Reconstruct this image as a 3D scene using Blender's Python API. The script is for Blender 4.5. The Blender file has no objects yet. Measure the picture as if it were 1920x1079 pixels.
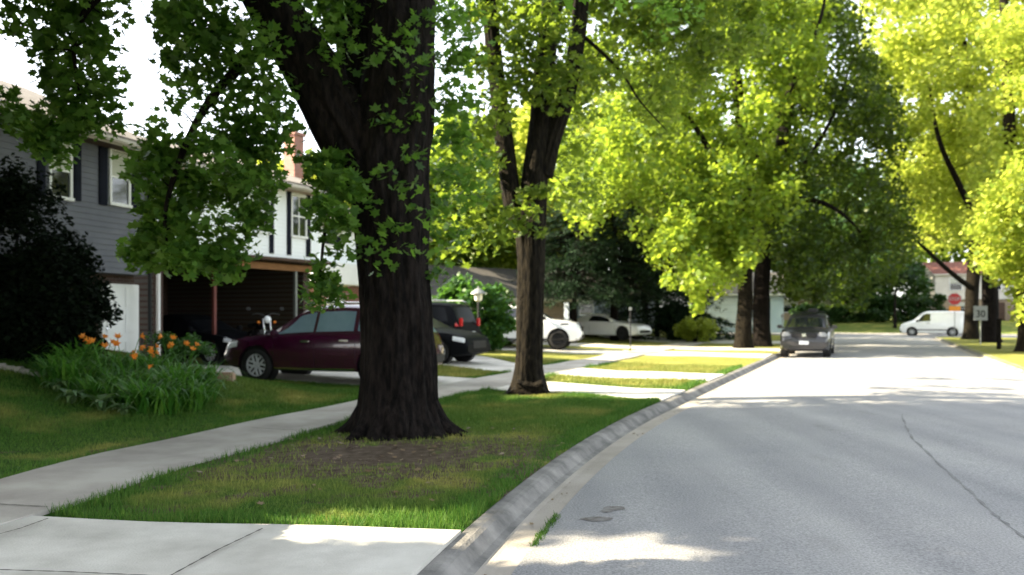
import bpy, bmesh, math, random
import numpy as np
from mathutils import Vector, Matrix, noise

random.seed(7)
RNG = np.random.default_rng(11)
C = bpy.context.scene.collection
PI = math.pi
R = math.radians

# ------------------------------------------------------------------ layout helpers
FPX, HOR, CX, CAMH = 1500.0, 588.0, 960.0, 1.6


def at(px, py, Y):
    """a point Y metres down the street that the survey photo shows at px, py"""
    return Vector(((px - CX) / FPX * Y, Y, CAMH + (HOR - py) / FPX * Y))


def kx(y):
    """x of the left kerb line at y (the street bends gently to the right)"""
    y = np.asarray(y, float)
    a = -0.61 + 0.2 * (y - 4)
    q = np.clip(y, 4, 14)
    b = -0.61 + 0.2 * (q - 4) + 0.0125 * (q - 4) ** 2
    return np.where(y < 4, a, b + np.maximum(y - 14, 0) * 0.45)


DX, DY = 0.922, -0.387


def XY(y, t):
    y = np.asarray(y, float)
    t = np.asarray(t, float)
    return kx(y) + t * DX, y + t * DY


def inv(X, Y):
    """street coordinates (y, t) of a plan point"""
    t = 0.0
    for _ in range(40):
        y = Y - t * DY
        t = t + 0.7 * ((X - float(kx(y))) / DX - t)
    return Y - t * DY, t


def sm(x):
    x = np.clip(x, 0, 1)
    return x * x * (3 - 2 * x)


def gz(y, t):
    """height of the lawns"""
    y = np.asarray(y, float)
    t = np.asarray(t, float)
    a = sm((-t - 5.3) / 6.5)
    lot = 1 - sm((y - 12.0) / 2.4)
    h = 0.85 * a * lot + 0.12 * a * (1 - lot)
    h = h + 0.55 * sm((-t - 7) / 8) * sm((y - 35) / 9)
    h = h + 0.85 * sm((y - 66.5) / 16)
    h = h + 0.02 * np.sin(y * 1.3 + t * 0.7) * np.sin(t * 1.1 - 0.4 * y) * sm((-t - 0.3) / 0.8)
    return h


def ground(X, Y):
    y, t = inv(X, Y)
    return float(gz(y, t))


# ------------------------------------------------------------------ object helpers
def link(name, me, parent=None, loc=None, rz=None):
    o = bpy.data.objects.new(name, me)
    C.objects.link(o)
    if parent is not None:
        o.parent = parent
    if loc is not None:
        o.location = loc
    if rz is not None:
        o.rotation_euler = (0, 0, rz)
    return o


def thing(name, label, cat, loc=(0, 0, 0), rz=0.0, group=None):
    o = link(name, None, None, loc, rz)
    o.empty_display_size = 0.2
    return tag(o, label, cat, group)


def tag(o, label=None, cat=None, group=None, kind=None):
    if label:
        o["label"] = label
    if cat:
        o["category"] = cat
    if group:
        o["group"] = group
    if kind:
        o["kind"] = kind
    return o


def copy_tree(o, parent=None):
    c = o.copy()
    C.objects.link(c)
    c.parent = parent
    for ch in o.children:
        copy_tree(ch, c)
    return c


class MB:
    """collects shapes; build() links them as ONE mesh object"""

    def __init__(self):
        self.v, self.f, self.m = [], [], []

    def add(self, verts, faces, mi=0):
        k = len(self.v)
        self.v += [tuple(p) for p in verts]
        for f in faces:
            self.f.append([i + k for i in f])
            self.m.append(mi)
        return self

    def box(self, x0, x1, y0, y1, z0, z1, mi=0, M=None):
        vs = [(x, y, z) for z in (z0, z1) for y in (y0, y1) for x in (x0, x1)]
        if M is not None:
            vs = [tuple(M @ Vector(p)) for p in vs]
        return self.add(vs, [(0, 2, 3, 1), (4, 5, 7, 6), (0, 1, 5, 4), (2, 6, 7, 3), (0, 4, 6, 2), (1, 3, 7, 5)], mi)

    def bbox(self, x0, x1, y0, y1, z0, z1, b=0.02, mi=0, M=None):
        """box with bevelled edges"""
        bm = bmesh.new()
        bmesh.ops.create_cube(bm, size=1)
        for p in bm.verts:
            p.co = Vector(((x0 + x1) / 2 + p.co.x * (x1 - x0), (y0 + y1) / 2 + p.co.y * (y1 - y0), (z0 + z1) / 2 + p.co.z * (z1 - z0)))
        b = min(b, abs(x1 - x0) * .45, abs(y1 - y0) * .45, abs(z1 - z0) * .45)
        bmesh.ops.bevel(bm, geom=bm.edges[:], offset=b, segments=2, affect='EDGES')
        bm.verts.index_update()
        vs = [p.co.copy() if M is None else M @ p.co for p in bm.verts]
        fs = [[q.index for q in f.verts] for f in bm.faces]
        bm.free()
        return self.add(vs, fs, mi)

    def poly(self, pts, mi=0):
        return self.add(pts, [list(range(len(pts)))], mi)

    def prism(self, pts, off, mi=0):
        """flat outline pushed along off"""
        n = len(pts)
        off = Vector(off)
        vs = [Vector(p) for p in pts] + [Vector(p) + off for p in pts]
        fs = [list(range(n))[::-1], [n + i for i in range(n)]]
        fs += [(i, (i + 1) % n, n + (i + 1) % n, n + i) for i in range(n)]
        return self.add(vs, fs, mi)

    def tube(self, pts, rad, n=8, mi=0, cap=True, mod=None):
        pts = [Vector(p) for p in pts]
        if not hasattr(rad, '__len__'):
            rad = [rad] * len(pts)
        rings, a = [], None
        for i, p in enumerate(pts):
            d = (pts[min(i + 1, len(pts) - 1)] - pts[max(i - 1, 0)])
            d = d.normalized() if d.length > 1e-9 else Vector((0, 0, 1))
            if a is None:
                a = Vector((1, 0, 0)) if abs(d.x) < 0.8 else Vector((0, 1, 0))
            a = (a - d * a.dot(d)).normalized()
            b = d.cross(a)
            ring = []
            for k in range(n):
                th = 2 * PI * k / n
                r = rad[i] if mod is None else rad[i] * mod(i, th, p)
                ring.append(p + (a * math.cos(th) + b * math.sin(th)) * r)
            rings.append(ring)
        vs = [q for r in rings for q in r]
        fs = []
        for i in range(len(pts) - 1):
            for k in range(n):
                fs.append((i * n + k, i * n + (k + 1) % n, (i + 1) * n + (k + 1) % n, (i + 1) * n + k))
        if cap:
            fs.append(list(range(n))[::-1])
            fs.append([(len(pts) - 1) * n + k for k in range(n)])
        return self.add(vs, fs, mi)

    def lathe(self, prof, n=24, axis='z', c=(0, 0, 0), mi=0):
        """prof: (radius, height) pairs turned round an axis through c"""
        vs, fs = [], []
        for r, h in prof:
            for k in range(n):
                th = 2 * PI * k / n
                u, w = r * math.cos(th), r * math.sin(th)
                p = (u, w, h) if axis == 'z' else ((u, h, w) if axis == 'y' else (h, u, w))
                vs.append((p[0] + c[0], p[1] + c[1], p[2] + c[2]))
        for i in range(len(prof) - 1):
            for k in range(n):
                fs.append((i * n + k, i * n + (k + 1) % n, (i + 1) * n + (k + 1) % n, (i + 1) * n + k))
        return self.add(vs, fs, mi)

    def build(self, name, mats, parent=None, smooth=None, label=None):
        me = bpy.data.meshes.new(name)
        me.from_pydata(self.v, [], self.f)
        if not isinstance(mats, (list, tuple)):
            mats = [mats]
        for m in mats:
            me.materials.append(m)
        me.polygons.foreach_set('material_index', self.m)
        bm = bmesh.new()
        bm.from_mesh(me)
        bmesh.ops.recalc_face_normals(bm, faces=bm.faces[:])
        bm.to_mesh(me)
        bm.free()
        if smooth:
            for p in me.polygons:
                p.use_smooth = True
            if smooth is not True:
                me.set_sharp_from_angle(angle=R(smooth))
        me.update()
        o = link(name, me, parent)
        if label:
            o["label"] = label
        return o


# ------------------------------------------------------------------ materials
MATS = {}


def _nt(name):
    m = bpy.data.materials.new(name)
    m.use_nodes = True
    nt = m.node_tree
    return m, nt, nt.nodes['Principled BSDF'], nt.nodes.new, nt.links.new


def mat(name, c1, c2=None, scale=4.0, rough=0.7, metal=0.0, bump=0.0, bscale=None, spec=0.5, coat=0.0, stretch=(1, 1, 1), detail=5.0, lo=0.35, hi=0.65):
    """principled surface mottled between two colours by noise in object space, with optional bump"""
    m, nt, b, N, L = _nt(name)
    b.inputs['Roughness'].default_value = rough
    b.inputs['Metallic'].default_value = metal
    b.inputs['Specular IOR Level'].default_value = spec
    b.inputs['Coat Weight'].default_value = coat
    b.inputs['Coat Roughness'].default_value = 0.05
    if c2 is None:
        c2 = tuple(x * 0.85 for x in c1)
    tc = N('ShaderNodeTexCoord')
    mp = N('ShaderNodeMapping')
    mp.inputs['Scale'].default_value = stretch
    L(tc.outputs['Object'], mp.inputs['Vector'])
    nz = N('ShaderNodeTexNoise')
    nz.inputs['Scale'].default_value = scale
    nz.inputs['Detail'].default_value = detail
    nz.inputs['Roughness'].default_value = 0.6
    L(mp.outputs['Vector'], nz.inputs['Vector'])
    cr = N('ShaderNodeValToRGB')
    cr.color_ramp.elements[0].position = lo
    cr.color_ramp.elements[1].position = hi
    cr.color_ramp.elements[0].color = (*c1, 1)
    cr.color_ramp.elements[1].color = (*c2, 1)
    L(nz.outputs['Fac'], cr.inputs['Fac'])
    L(cr.outputs['Color'], b.inputs['Base Color'])
    if bump:
        n2 = N('ShaderNodeTexNoise')
        n2.inputs['Scale'].default_value = bscale or scale * 4
        n2.inputs['Detail'].default_value = 6
        L(mp.outputs['Vector'], n2.inputs['Vector'])
        bp = N('ShaderNodeBump')
        bp.inputs['Strength'].default_value = 0.8
        bp.inputs['Distance'].default_value = bump
        L(n2.outputs['Fac'], bp.inputs['Height'])
        L(bp.outputs['Normal'], b.inputs['Normal'])
    MATS[name] = m
    return m


def leaf_mat(name, ramp, trans=0.45, tcol=(0.30, 0.42, 0.03), rough=0.45, spec=0.3):
    """leaf: each leaf its own shade, part of the light passes through"""
    m, nt, b, N, L = _nt(name)
    out = nt.nodes['Material Output']
    geo = N('ShaderNodeNewGeometry')
    cr = N('ShaderNodeValToRGB')
    el = cr.color_ramp.elements
    el[0].position, el[1].position = 0.0, 1.0
    el[0].color = (*ramp[0], 1)
    el[1].color = (*ramp[-1], 1)
    for i, c in enumerate(ramp[1:-1]):
        e = el.new((i + 1) / (len(ramp) - 1))
        e.color = (*c, 1)
    L(geo.outputs['Random Per Island'], cr.inputs['Fac'])
    L(cr.outputs['Color'], b.inputs['Base Color'])
    b.inputs['Roughness'].default_value = rough
    b.inputs['Specular IOR Level'].default_value = spec
    tr = N('ShaderNodeBsdfTranslucent')
    mx = N('ShaderNodeMix')
    mx.data_type = 'RGBA'
    mx.blend_type = 'MULTIPLY'
    mx.inputs['Factor'].default_value = 0.35
    mx.inputs['A'].default_value = (*tcol, 1)
    L(cr.outputs['Color'], mx.inputs['B'])
    hs = N('ShaderNodeMix')
    hs.data_type = 'RGBA'
    hs.inputs['Factor'].default_value = 0.25
    hs.inputs['A'].default_value = (*tcol, 1)
    L(cr.outputs['Color'], hs.inputs['B'])
    L(hs.outputs['Result'], tr.inputs['Color'])
    ms = N('ShaderNodeMixShader')
    ms.inputs['Fac'].default_value = trans
    L(b.outputs['BSDF'], ms.inputs[1])
    L(tr.outputs['BSDF'], ms.inputs[2])
    L(ms.outputs['Shader'], out.inputs['Surface'])
    nt.nodes.remove(mx)
    MATS[name] = m
    return m


def brick_mat(name, c1, c2, mortar, scale=1.0):
    m, nt, b, N, L = _nt(name)
    tc = N('ShaderNodeTexCoord')
    mp = N('ShaderNodeMapping')
    mp.inputs['Rotation'].default_value = (R(90), 0, 0)
    L(tc.outputs['Object'], mp.inputs['Vector'])
    br = N('ShaderNodeTexBrick')
    br.inputs['Scale'].default_value = scale
    br.inputs['Brick Width'].default_value = 0.22
    br.inputs['Row Height'].default_value = 0.075
    br.inputs['Mortar Size'].default_value = 0.008
    br.inputs['Color1'].default_value = (*c1, 1)
    br.inputs['Color2'].default_value = (*c2, 1)
    br.inputs['Mortar'].default_value = (*mortar, 1)
    L(mp.outputs['Vector'], br.inputs['Vector'])
    L(br.outputs['Color'], b.inputs['Base Color'])
    b.inputs['Roughness'].default_value = 0.85
    MATS[name] = m
    return m


def ground_mat():
    """lawn: green and straw grass patches, sunlit yellow painted in up the street, bare earth where the vertex layer 'bare' says so"""
    m, nt, b, N, L = _nt('lawn')
    tc = N('ShaderNodeTexCoord')

    def nz(scale, det=6):
        n = N('ShaderNodeTexNoise')
        n.inputs['Scale'].default_value = scale
        n.inputs['Detail'].default_value = det
        L(tc.outputs['Object'], n.inputs['Vector'])
        return n

    def ramp(src, p0, c0, p1, c1):
        r = N('ShaderNodeValToRGB')
        r.color_ramp.elements[0].position = p0
        r.color_ramp.elements[1].position = p1
        r.color_ramp.elements[0].color = (*c0, 1)
        r.color_ramp.elements[1].color = (*c1, 1)
        L(src, r.inputs['Fac'])
        return r

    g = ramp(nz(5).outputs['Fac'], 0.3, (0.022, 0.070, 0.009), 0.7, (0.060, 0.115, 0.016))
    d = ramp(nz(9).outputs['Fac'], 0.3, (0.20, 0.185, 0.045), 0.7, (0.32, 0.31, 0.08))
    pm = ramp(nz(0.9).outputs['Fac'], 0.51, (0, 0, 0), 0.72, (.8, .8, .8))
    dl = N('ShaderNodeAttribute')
    dl.attribute_name = 'dry_sunlit'
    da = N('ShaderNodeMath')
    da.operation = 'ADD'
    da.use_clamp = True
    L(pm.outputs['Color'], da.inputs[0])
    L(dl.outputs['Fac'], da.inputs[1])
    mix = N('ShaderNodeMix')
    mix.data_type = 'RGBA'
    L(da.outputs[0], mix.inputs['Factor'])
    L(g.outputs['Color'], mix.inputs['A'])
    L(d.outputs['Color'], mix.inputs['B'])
    soil = ramp(nz(7).outputs['Fac'], 0.3, (0.050, 0.035, 0.024), 0.7, (0.135, 0.105, 0.078))
    at_ = N('ShaderNodeAttribute')
    at_.attribute_name = 'bare'
    mm = N('ShaderNodeMath')
    mm.operation = 'MULTIPLY_ADD'
    L(nz(2.2).outputs['Fac'], mm.inputs[0])
    mm.inputs[1].default_value = 2.0
    mm.inputs[2].default_value = -1.0
    ad = N('ShaderNodeMath')
    ad.operation = 'ADD'
    L(at_.outputs['Fac'], ad.inputs[0])
    L(mm.outputs[0], ad.inputs[1])
    rr = ramp(ad.outputs[0], 0.38, (0, 0, 0), 0.6, (1, 1, 1))
    mix2 = N('ShaderNodeMix')
    mix2.data_type = 'RGBA'
    L(rr.outputs['Color'], mix2.inputs['Factor'])
    L(mix.outputs['Result'], mix2.inputs['A'])
    L(soil.outputs['Color'], mix2.inputs['B'])
    L(mix2.outputs['Result'], b.inputs['Base Color'])
    b.inputs['Roughness'].default_value = 0.95
    b.inputs['Specular IOR Level'].default_value = 0.1
    bp = N('ShaderNodeBump')
    bp.inputs['Distance'].default_value = 0.04
    L(nz(40).outputs['Fac'], bp.inputs['Height'])
    L(bp.outputs['Normal'], b.inputs['Normal'])
    return m


def road_mat():
    m, nt, b, N, L = _nt('asphalt')
    tc = N('ShaderNodeTexCoord')

    def nz(scale, det=8, st=(1, 1, 1)):
        mp = N('ShaderNodeMapping')
        mp.inputs['Scale'].default_value = st
        L(tc.outputs['Object'], mp.inputs['Vector'])
        n = N('ShaderNodeTexNoise')
        n.inputs['Scale'].default_value = scale
        n.inputs['Detail'].default_value = det
        n.inputs['Roughness'].default_value = 0.65
        L(mp.outputs['Vector'], n.inputs['Vector'])
        return n

    def ramp(src, p0, c0, p1, c1):
        r = N('ShaderNodeValToRGB')
        r.color_ramp.elements[0].position = p0
        r.color_ramp.elements[1].position = p1
        r.color_ramp.elements[0].color = (*c0, 1)
        r.color_ramp.elements[1].color = (*c1, 1)
        L(src, r.inputs['Fac'])
        return r

    big = ramp(nz(0.5).outputs['Fac'], 0.3, (0.255, 0.258, 0.264), 0.7, (0.32, 0.318, 0.314))
    fine = ramp(nz(55, 4).outputs['Fac'], 0.32, (0.62, 0.62, 0.63), 0.68, (1.25, 1.25, 1.24))
    mx = N('ShaderNodeMix')
    mx.data_type = 'RGBA'
    mx.blend_type = 'MULTIPLY'
    mx.inputs['Factor'].default_value = 1
    L(big.outputs['Color'], mx.inputs['A'])
    L(fine.outputs['Color'], mx.inputs['B'])
    stain = ramp(nz(1.6, 5, (1, 0.35, 1)).outputs['Fac'], 0.62, (1, 1, 1), 0.78, (0.80, 0.79, 0.77))
    m2 = N('ShaderNodeMix')
    m2.data_type = 'RGBA'
    m2.blend_type = 'MULTIPLY'
    m2.inputs['Factor'].default_value = 1
    L(mx.outputs['Result'], m2.inputs['A'])
    L(stain.outputs['Color'], m2.inputs['B'])
    ln = N('ShaderNodeMapping')
    ln.inputs['Rotation'].default_value = (0, 0, R(24.2))
    ln.inputs['Scale'].default_value = (1.1, .045, 1)
    L(tc.outputs['Object'], ln.inputs['Vector'])
    lz = N('ShaderNodeTexNoise')
    lz.inputs['Scale'].default_value = 1.0
    lz.inputs['Detail'].default_value = 3
    L(ln.outputs['Vector'], lz.inputs['Vector'])
    lr = ramp(lz.outputs['Fac'], .35, (.84, .84, .85), .65, (1.08, 1.075, 1.06))
    m3 = N('ShaderNodeMix')
    m3.data_type = 'RGBA'
    m3.blend_type = 'MULTIPLY'
    m3.inputs['Factor'].default_value = 1
    L(m2.outputs['Result'], m3.inputs['A'])
    L(lr.outputs['Color'], m3.inputs['B'])
    L(m3.outputs['Result'], b.inputs['Base Color'])
    b.inputs['Roughness'].default_value = 0.85
    b.inputs['Specular IOR Level'].default_value = 0.25
    bp = N('ShaderNodeBump')
    bp.inputs['Distance'].default_value = 0.012
    L(nz(70, 4).outputs['Fac'], bp.inputs['Height'])
    L(bp.outputs['Normal'], b.inputs['Normal'])
    return m


LAWN = ground_mat()
ASPH = road_mat()
CONC = mat('concrete', (0.37, 0.355, 0.32), (0.58, 0.565, 0.52), 1.0, 0.9, bump=0.006, bscale=60, spec=0.2, detail=9)
CONC_OLD = mat('old concrete', (0.27, 0.25, 0.225), (0.40, 0.38, 0.345), 1.1, 0.9, bump=0.006, bscale=60, spec=0.2, detail=9)
KERB = mat('kerb concrete', (0.10, 0.098, 0.094), (0.25, 0.24, 0.225), 2.6, 0.9, bump=0.01, bscale=40, spec=0.2, detail=9)
GUTTER = mat('gutter concrete', (0.27, 0.245, 0.21), (0.36, 0.33, 0.29), 1.4, 0.9, bump=0.008, bscale=50, spec=0.2, detail=9)
TAR = mat('tar seam', (0.10, 0.10, 0.10), (0.19, 0.19, 0.19), 9, 0.8)
STAIN = mat('oil stain', (0.11, 0.10, 0.09), (0.22, 0.215, 0.205), 14, 0.9, spec=0.1)
JOINT = mat('slab joint', (0.05, 0.045, 0.04), (0.10, 0.09, 0.075), 12, 0.95)
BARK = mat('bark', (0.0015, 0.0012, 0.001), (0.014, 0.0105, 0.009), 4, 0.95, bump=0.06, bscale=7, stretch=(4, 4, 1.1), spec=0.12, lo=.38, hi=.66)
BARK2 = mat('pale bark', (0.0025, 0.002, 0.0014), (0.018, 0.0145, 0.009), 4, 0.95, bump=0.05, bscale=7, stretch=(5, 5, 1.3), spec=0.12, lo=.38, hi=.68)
GLASS = mat('window glass', (0.012, 0.014, 0.016), (0.02, 0.022, 0.025), 1, 0.05, spec=0.9)
CARGLASS = mat('car glass', (0.010, 0.012, 0.014), (0.014, 0.016, 0.018), 1, 0.04, spec=0.9)
BLACK = mat('black trim', (0.010, 0.010, 0.011), (0.016, 0.016, 0.017), 5, 0.6, spec=0.3)
RUBBER = mat('rubber', (0.012, 0.012, 0.012), (0.02, 0.02, 0.02), 8, 0.85, spec=0.2)
ALLOY = mat('alloy', (0.50, 0.51, 0.53), (0.58, 0.59, 0.61), 3, 0.35, metal=0.15)
CHROME = mat('chrome', (0.75, 0.75, 0.76), (0.8, 0.8, 0.8), 3, 0.12, metal=1.0)
WHITE = mat('white trim', (0.74, 0.74, 0.73), (0.80, 0.80, 0.79), 2, 0.55)
LAMPGLASS = mat('headlamp glass', (0.62, 0.64, 0.66), (0.75, 0.77, 0.8), 4, 0.08, spec=0.8)
REDLAMP = mat('tail lamp', (0.42, 0.01, 0.012), (0.5, 0.02, 0.02), 4, 0.15, spec=0.7)
STEEL = mat('galvanised post', (0.20, 0.21, 0.20), (0.27, 0.28, 0.27), 8, 0.5, metal=0.5)

# ------------------------------------------------------------------ camera, sun, sky
SUN_EL, SUN_BEYOND = 31.0, 1.5
sc = bpy.context.scene
cam = bpy.data.cameras.new('camera')
co = bpy.data.objects.new('camera', cam)
C.objects.link(co)
co.location = (0, 0, CAMH)
co.rotation_euler = (R(90), 0, 0)
cam.sensor_width = 36
cam.lens = FPX / 1920 * 36
cam.shift_y = (HOR - 539.5) / 1920
cam.clip_end = 3000
cam.dof.use_dof = True
cam.dof.focus_distance = 5.0
cam.dof.aperture_fstop = 28.1 / 17.0
sc.camera = co

sun = bpy.data.lights.new('sun', 'SUN')
so = bpy.data.objects.new('sun', sun)
C.objects.link(so)
sun.energy = 5.0
sun.angle = R(0.5)
sun.color = (1.0, 0.86, 0.62)
sd = Vector((-math.cos(R(SUN_BEYOND)) * math.cos(R(SUN_EL)), math.sin(R(SUN_BEYOND)) * math.cos(R(SUN_EL)), math.sin(R(SUN_EL))))
so.rotation_euler = sd.to_track_quat('Z', 'Y').to_euler()
so.location = sd * 60

w = bpy.data.worlds.new("World")
sc.world = w
w.use_nodes = True
wn, wl = w.node_tree.nodes, w.node_tree.links
sky = wn.new('ShaderNodeTexSky')
sky.sky_type = 'NISHITA'
sky.sun_disc = False
sky.sun_elevation = R(SUN_EL)
sky.sun_rotation = R(-90 + SUN_BEYOND)
sky.air_density = 1.0
sky.dust_density = 1.5
sky.ozone_density = 1.0
hsv = wn.new('ShaderNodeHueSaturation')
hsv.inputs['Saturation'].default_value = 0.32
wl.new(sky.outputs['Color'], hsv.inputs['Color'])
wl.new(hsv.outputs['Color'], wn['Background'].inputs['Color'])
wn['Background'].inputs['Strength'].default_value = 0.12

vs_ = sc.view_settings
vs_.view_transform = 'Standard'
vs_.look = 'None'
vs_.exposure = 2.5
sc.cycles.use_denoising = True
sc.cycles.max_bounces = 8
sc.cycles.diffuse_bounces = 3
sc.cycles.transmission_bounces = 6
sc.cycles.glossy_bounces = 3
sc.cycles.sample_clamp_indirect = 8.0

# ------------------------------------------------------------------ ground, road, kerbs, walks
def grid_mesh(name, P, mats, close=True, uvw=None, skirt=0.0):
    """P[i][j] points -> sheet"""
    n, k = len(P), len(P[0])
    vs = [tuple(p) for r in P for p in r]
    fs = [(i * k + j, (i + 1) * k + j, (i + 1) * k + j + 1, i * k + j + 1) for i in range(n - 1) for j in range(k - 1)]
    if skirt:
        loop = [(0, j) for j in range(k)] + [(i, k - 1) for i in range(1, n)] + [(n - 1, j) for j in range(k - 2, -1, -1)] + [(i, 0) for i in range(n - 2, 0, -1)]
        b = len(vs)
        for i, j in loop:
            p = P[i][j]
            vs.append((p[0], p[1], p[2] - skirt))
        m_ = len(loop)
        for q in range(m_):
            a0, a1 = loop[q], loop[(q + 1) % m_]
            fs.append((a0[0] * k + a0[1], a1[0] * k + a1[1], b + (q + 1) % m_, b + q))
    me = bpy.data.meshes.new(name)
    me.from_pydata(vs, [], fs)
    for m in (mats if isinstance(mats, (list, tuple)) else [mats]):
        me.materials.append(m)
    bm = bmesh.new()
    bm.from_mesh(me)
    bmesh.ops.recalc_face_normals(bm, faces=bm.faces[:])
    up = sum(f.normal.z * f.calc_area() for f in bm.faces)
    if up < 0:
        bmesh.ops.reverse_faces(bm, faces=bm.faces[:])
    bm.to_mesh(me)
    bm.free()
    return link(name, me)


RW = 7.30          # road, kerb to kerb, along the street's cross direction
Y_END, Y_FAR = 57.5, 65.5   # the cross street


def lin(a, b, st):
    return list(np.arange(a, b, st))


ys = lin(-30, -2, 4) + lin(-2, 36, 0.3) + lin(36, Y_END - .05, 0.6) + [Y_END - .05, Y_END, 61.5, Y_FAR, Y_FAR + .05] + lin(66.5, 90, 1.5) + lin(90, 150, 6) + [170, 220, 320, 500, 900]
ts = [-600, -350, -220, -140, -100, -80, -65, -55] + lin(-48, -20, 1.5) + lin(-20, -0.3, 0.3) + [-0.17, -0.13] + [1.5, 4, 6] + [RW - .02, RW + .02] + lin(RW + .4, 20, 0.8) + lin(20, 48, 2) + [50, 60, 80, 110, 160, 240, 350, 600]
Yg, Tg = np.meshgrid(ys, ts, indexing='ij')
Xw, Yw = XY(Yg, Tg)
Zg = gz(Yg, Tg)
inroad = (Tg > -0.15) & (Tg < RW) & (Yg < Y_END + 1)
incross = (Yg > Y_END - .02) & (Yg < Y_FAR + .02)
Zg = np.where(inroad | incross, -0.3, Zg)
g = grid_mesh('ground', np.stack([Xw, Yw, Zg], -1).tolist(), LAWN)
tag(g, kind='structure')
T1X, T1Y = -1.52, 10.75
T2X, T2Y = 0.32, 15.75


def bare_at(X, Y):
    d1 = np.hypot((X - T1X - 0.05) / 2.3, (Y - T1Y + 1.7) / 1.8)
    d2 = np.hypot(X - T2X, Y - T2Y)
    return np.maximum(np.clip(.93 - d1 * 0.46, 0, 1), np.clip(0.95 - d2 / 1.1, 0, 1))


a = g.data.attributes.new('bare', 'FLOAT', 'POINT')
a.data.foreach_set('value', bare_at(Xw, Yw).astype(np.float32).ravel())


def dry_sunlit_at(y, t):
    """sunlit yellow painted into the turf up the street, drier patches nearer"""
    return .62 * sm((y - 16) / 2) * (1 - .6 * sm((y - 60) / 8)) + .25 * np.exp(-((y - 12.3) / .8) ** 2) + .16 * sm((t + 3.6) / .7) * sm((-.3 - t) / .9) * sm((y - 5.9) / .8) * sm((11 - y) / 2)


a = g.data.attributes.new('dry_sunlit', 'FLOAT', 'POINT')
a.data.foreach_set('value', dry_sunlit_at(Yg, Tg).astype(np.float32).ravel())


def prof_strip(name, ys_, prof, mtl):
    """cross profile [(t, z)] swept along the street"""
    P = []
    for y in ys_:
        row = []
        for t, z in prof:
            X, Y = XY(y, t)
            row.append((float(X), float(Y), z))
        P.append(row)
    o = grid_mesh(name, P, mtl)
    for p in o.data.polygons:
        p.use_smooth = False
    return tag(o, kind='structure')


yr = lin(-25, 30, 0.5) + lin(30, Y_END, 2) + [Y_END]
prof_strip('kerb', yr, [(-.18, -.3), (-.172, -.005), (-.15, .004), (-.07, .0), (-.03, -.014), (.045, -.088), (.10, -.104)], KERB)
prof_strip('gutter', yr, [(.10, -.104), (.15, -.108), (.35, -.099), (.355, -.3)], GUTTER)
prof_strip('road', yr, [(.33, -.4), (.345, -.094), (1.6, -.07), (RW / 2, -.035), (RW - 1.6, -.07), (RW - .345, -.094), (RW - .33, -.4)], ASPH)
prof_strip('gutter', yr, [(RW - t, z) for t, z in [(.355, -.3), (.35, -.099), (.15, -.108), (.10, -.104)]], GUTTER)
prof_strip('kerb', yr, [(RW - t, z) for t, z in [(.10, -.104), (.045, -.088), (-.03, -.014), (-.07, .0), (-.15, .004), (-.172, -.005), (-.18, -.3)]], KERB)
# cross street
P = []
for y in (Y_END - .1, Y_END + .05, 61.5, Y_FAR - .05, Y_FAR + .1):
    P.append([(*[float(q) for q in XY(y, t)], -.40 if y in (Y_END - .1, Y_FAR + .1) else (-.03 if y == 61.5 else -.075)) for t in lin(-75, 90, 5)])
tag(grid_mesh('road', P, ASPH), kind='structure')
for y0, s_ in ((Y_FAR, 1),):
    P = []
    for dy, z in ((-.35, -.072), (-.12, -.066), (-.02, .03), (.14, .035), (.16, -.3)):
        P.append([(*[float(q) for q in XY(y0 + dy, t)], z) for t in lin(-75, 90, 5)])
    tag(grid_mesh('kerb', P, KERB), kind='structure')
# tar seam that wanders across the road, and two oil stains
seam = [(1500, 690), (1600, 700), (1690, 775), (1697, 800), (1712, 825), (1738, 850), (1775, 885), (1820, 925), (1860, 965), (1893, 990), (1960, 1040)]
pts = []
for i in range(len(seam) - 1):
    for k in range(6):
        q = k / 6
        px, py = [seam[i][j] * (1 - q) + seam[i + 1][j] * q for j in (0, 1)]
        Y = (CAMH + .05) * FPX / (py - HOR)
        pts.append(Vector(((px - CX) / FPX * Y + random.uniform(-.012, .012), Y, 0)))


def road_z(X, Y):
    y, t = inv(X, Y)
    return float(np.interp(t, [.345, 1.6, RW / 2, RW - 1.6, RW - .345], [-.094, -.07, -.035, -.07, -.094]))


P = []
for i, p in enumerate(pts):
    d = (pts[min(i + 1, len(pts) - 1)] - pts[max(i - 1, 0)]).normalized()
    n = Vector((-d.y, d.x, 0)) * (0.011 + 0.008 * math.sin(i * 1.7))
    P.append([(q.x, q.y, road_z(q.x, q.y) + .004) for q in (p + n, p - n)])
tag(grid_mesh('road_seam', P[13:], TAR), kind='structure')
for cx_, cy_, rx, ry in ((1122, 975, .13, .022), (1152, 955, .09, .025), (1138, 960, .05, .016)):
    Y = (CAMH + .09) * FPX / (cy_ - HOR)
    X = (cx_ - CX) / FPX * Y
    mb = MB()
    ring = []
    for k in range(28):
        th = 2 * PI * k / 28
        s_ = 1 + 0.3 * noise.noise(Vector((math.cos(th) * 1.5, math.sin(th) * 1.5, cx_ * .1)))
        x_, y_ = X + rx * s_ * math.cos(th), Y + ry * s_ * math.sin(th) * 3
        ring.append((x_, y_, road_z(x_, y_) + .005))
    mb.poly(ring)
    tag(mb.build('road_stain', STAIN), kind='structure')


def slab(name, yl, yu, t_list, mtl, dz=.03, rows=10):
    """sheet between lower and upper street-coordinate edges (functions of t)"""
    P = []
    for i in range(rows + 1):
        q = i / rows
        row = []
        for t in t_list:
            y = yl(t) * (1 - q) + yu(t) * q
            X, Y = XY(y, t)
            drop = 0.0
            row.append((float(X), float(Y), float(gz(y, t)) + dz + drop))
        P.append(row)
    o = grid_mesh(name, P, mtl, skirt=.12)
    return tag(o, kind='structure')


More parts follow.
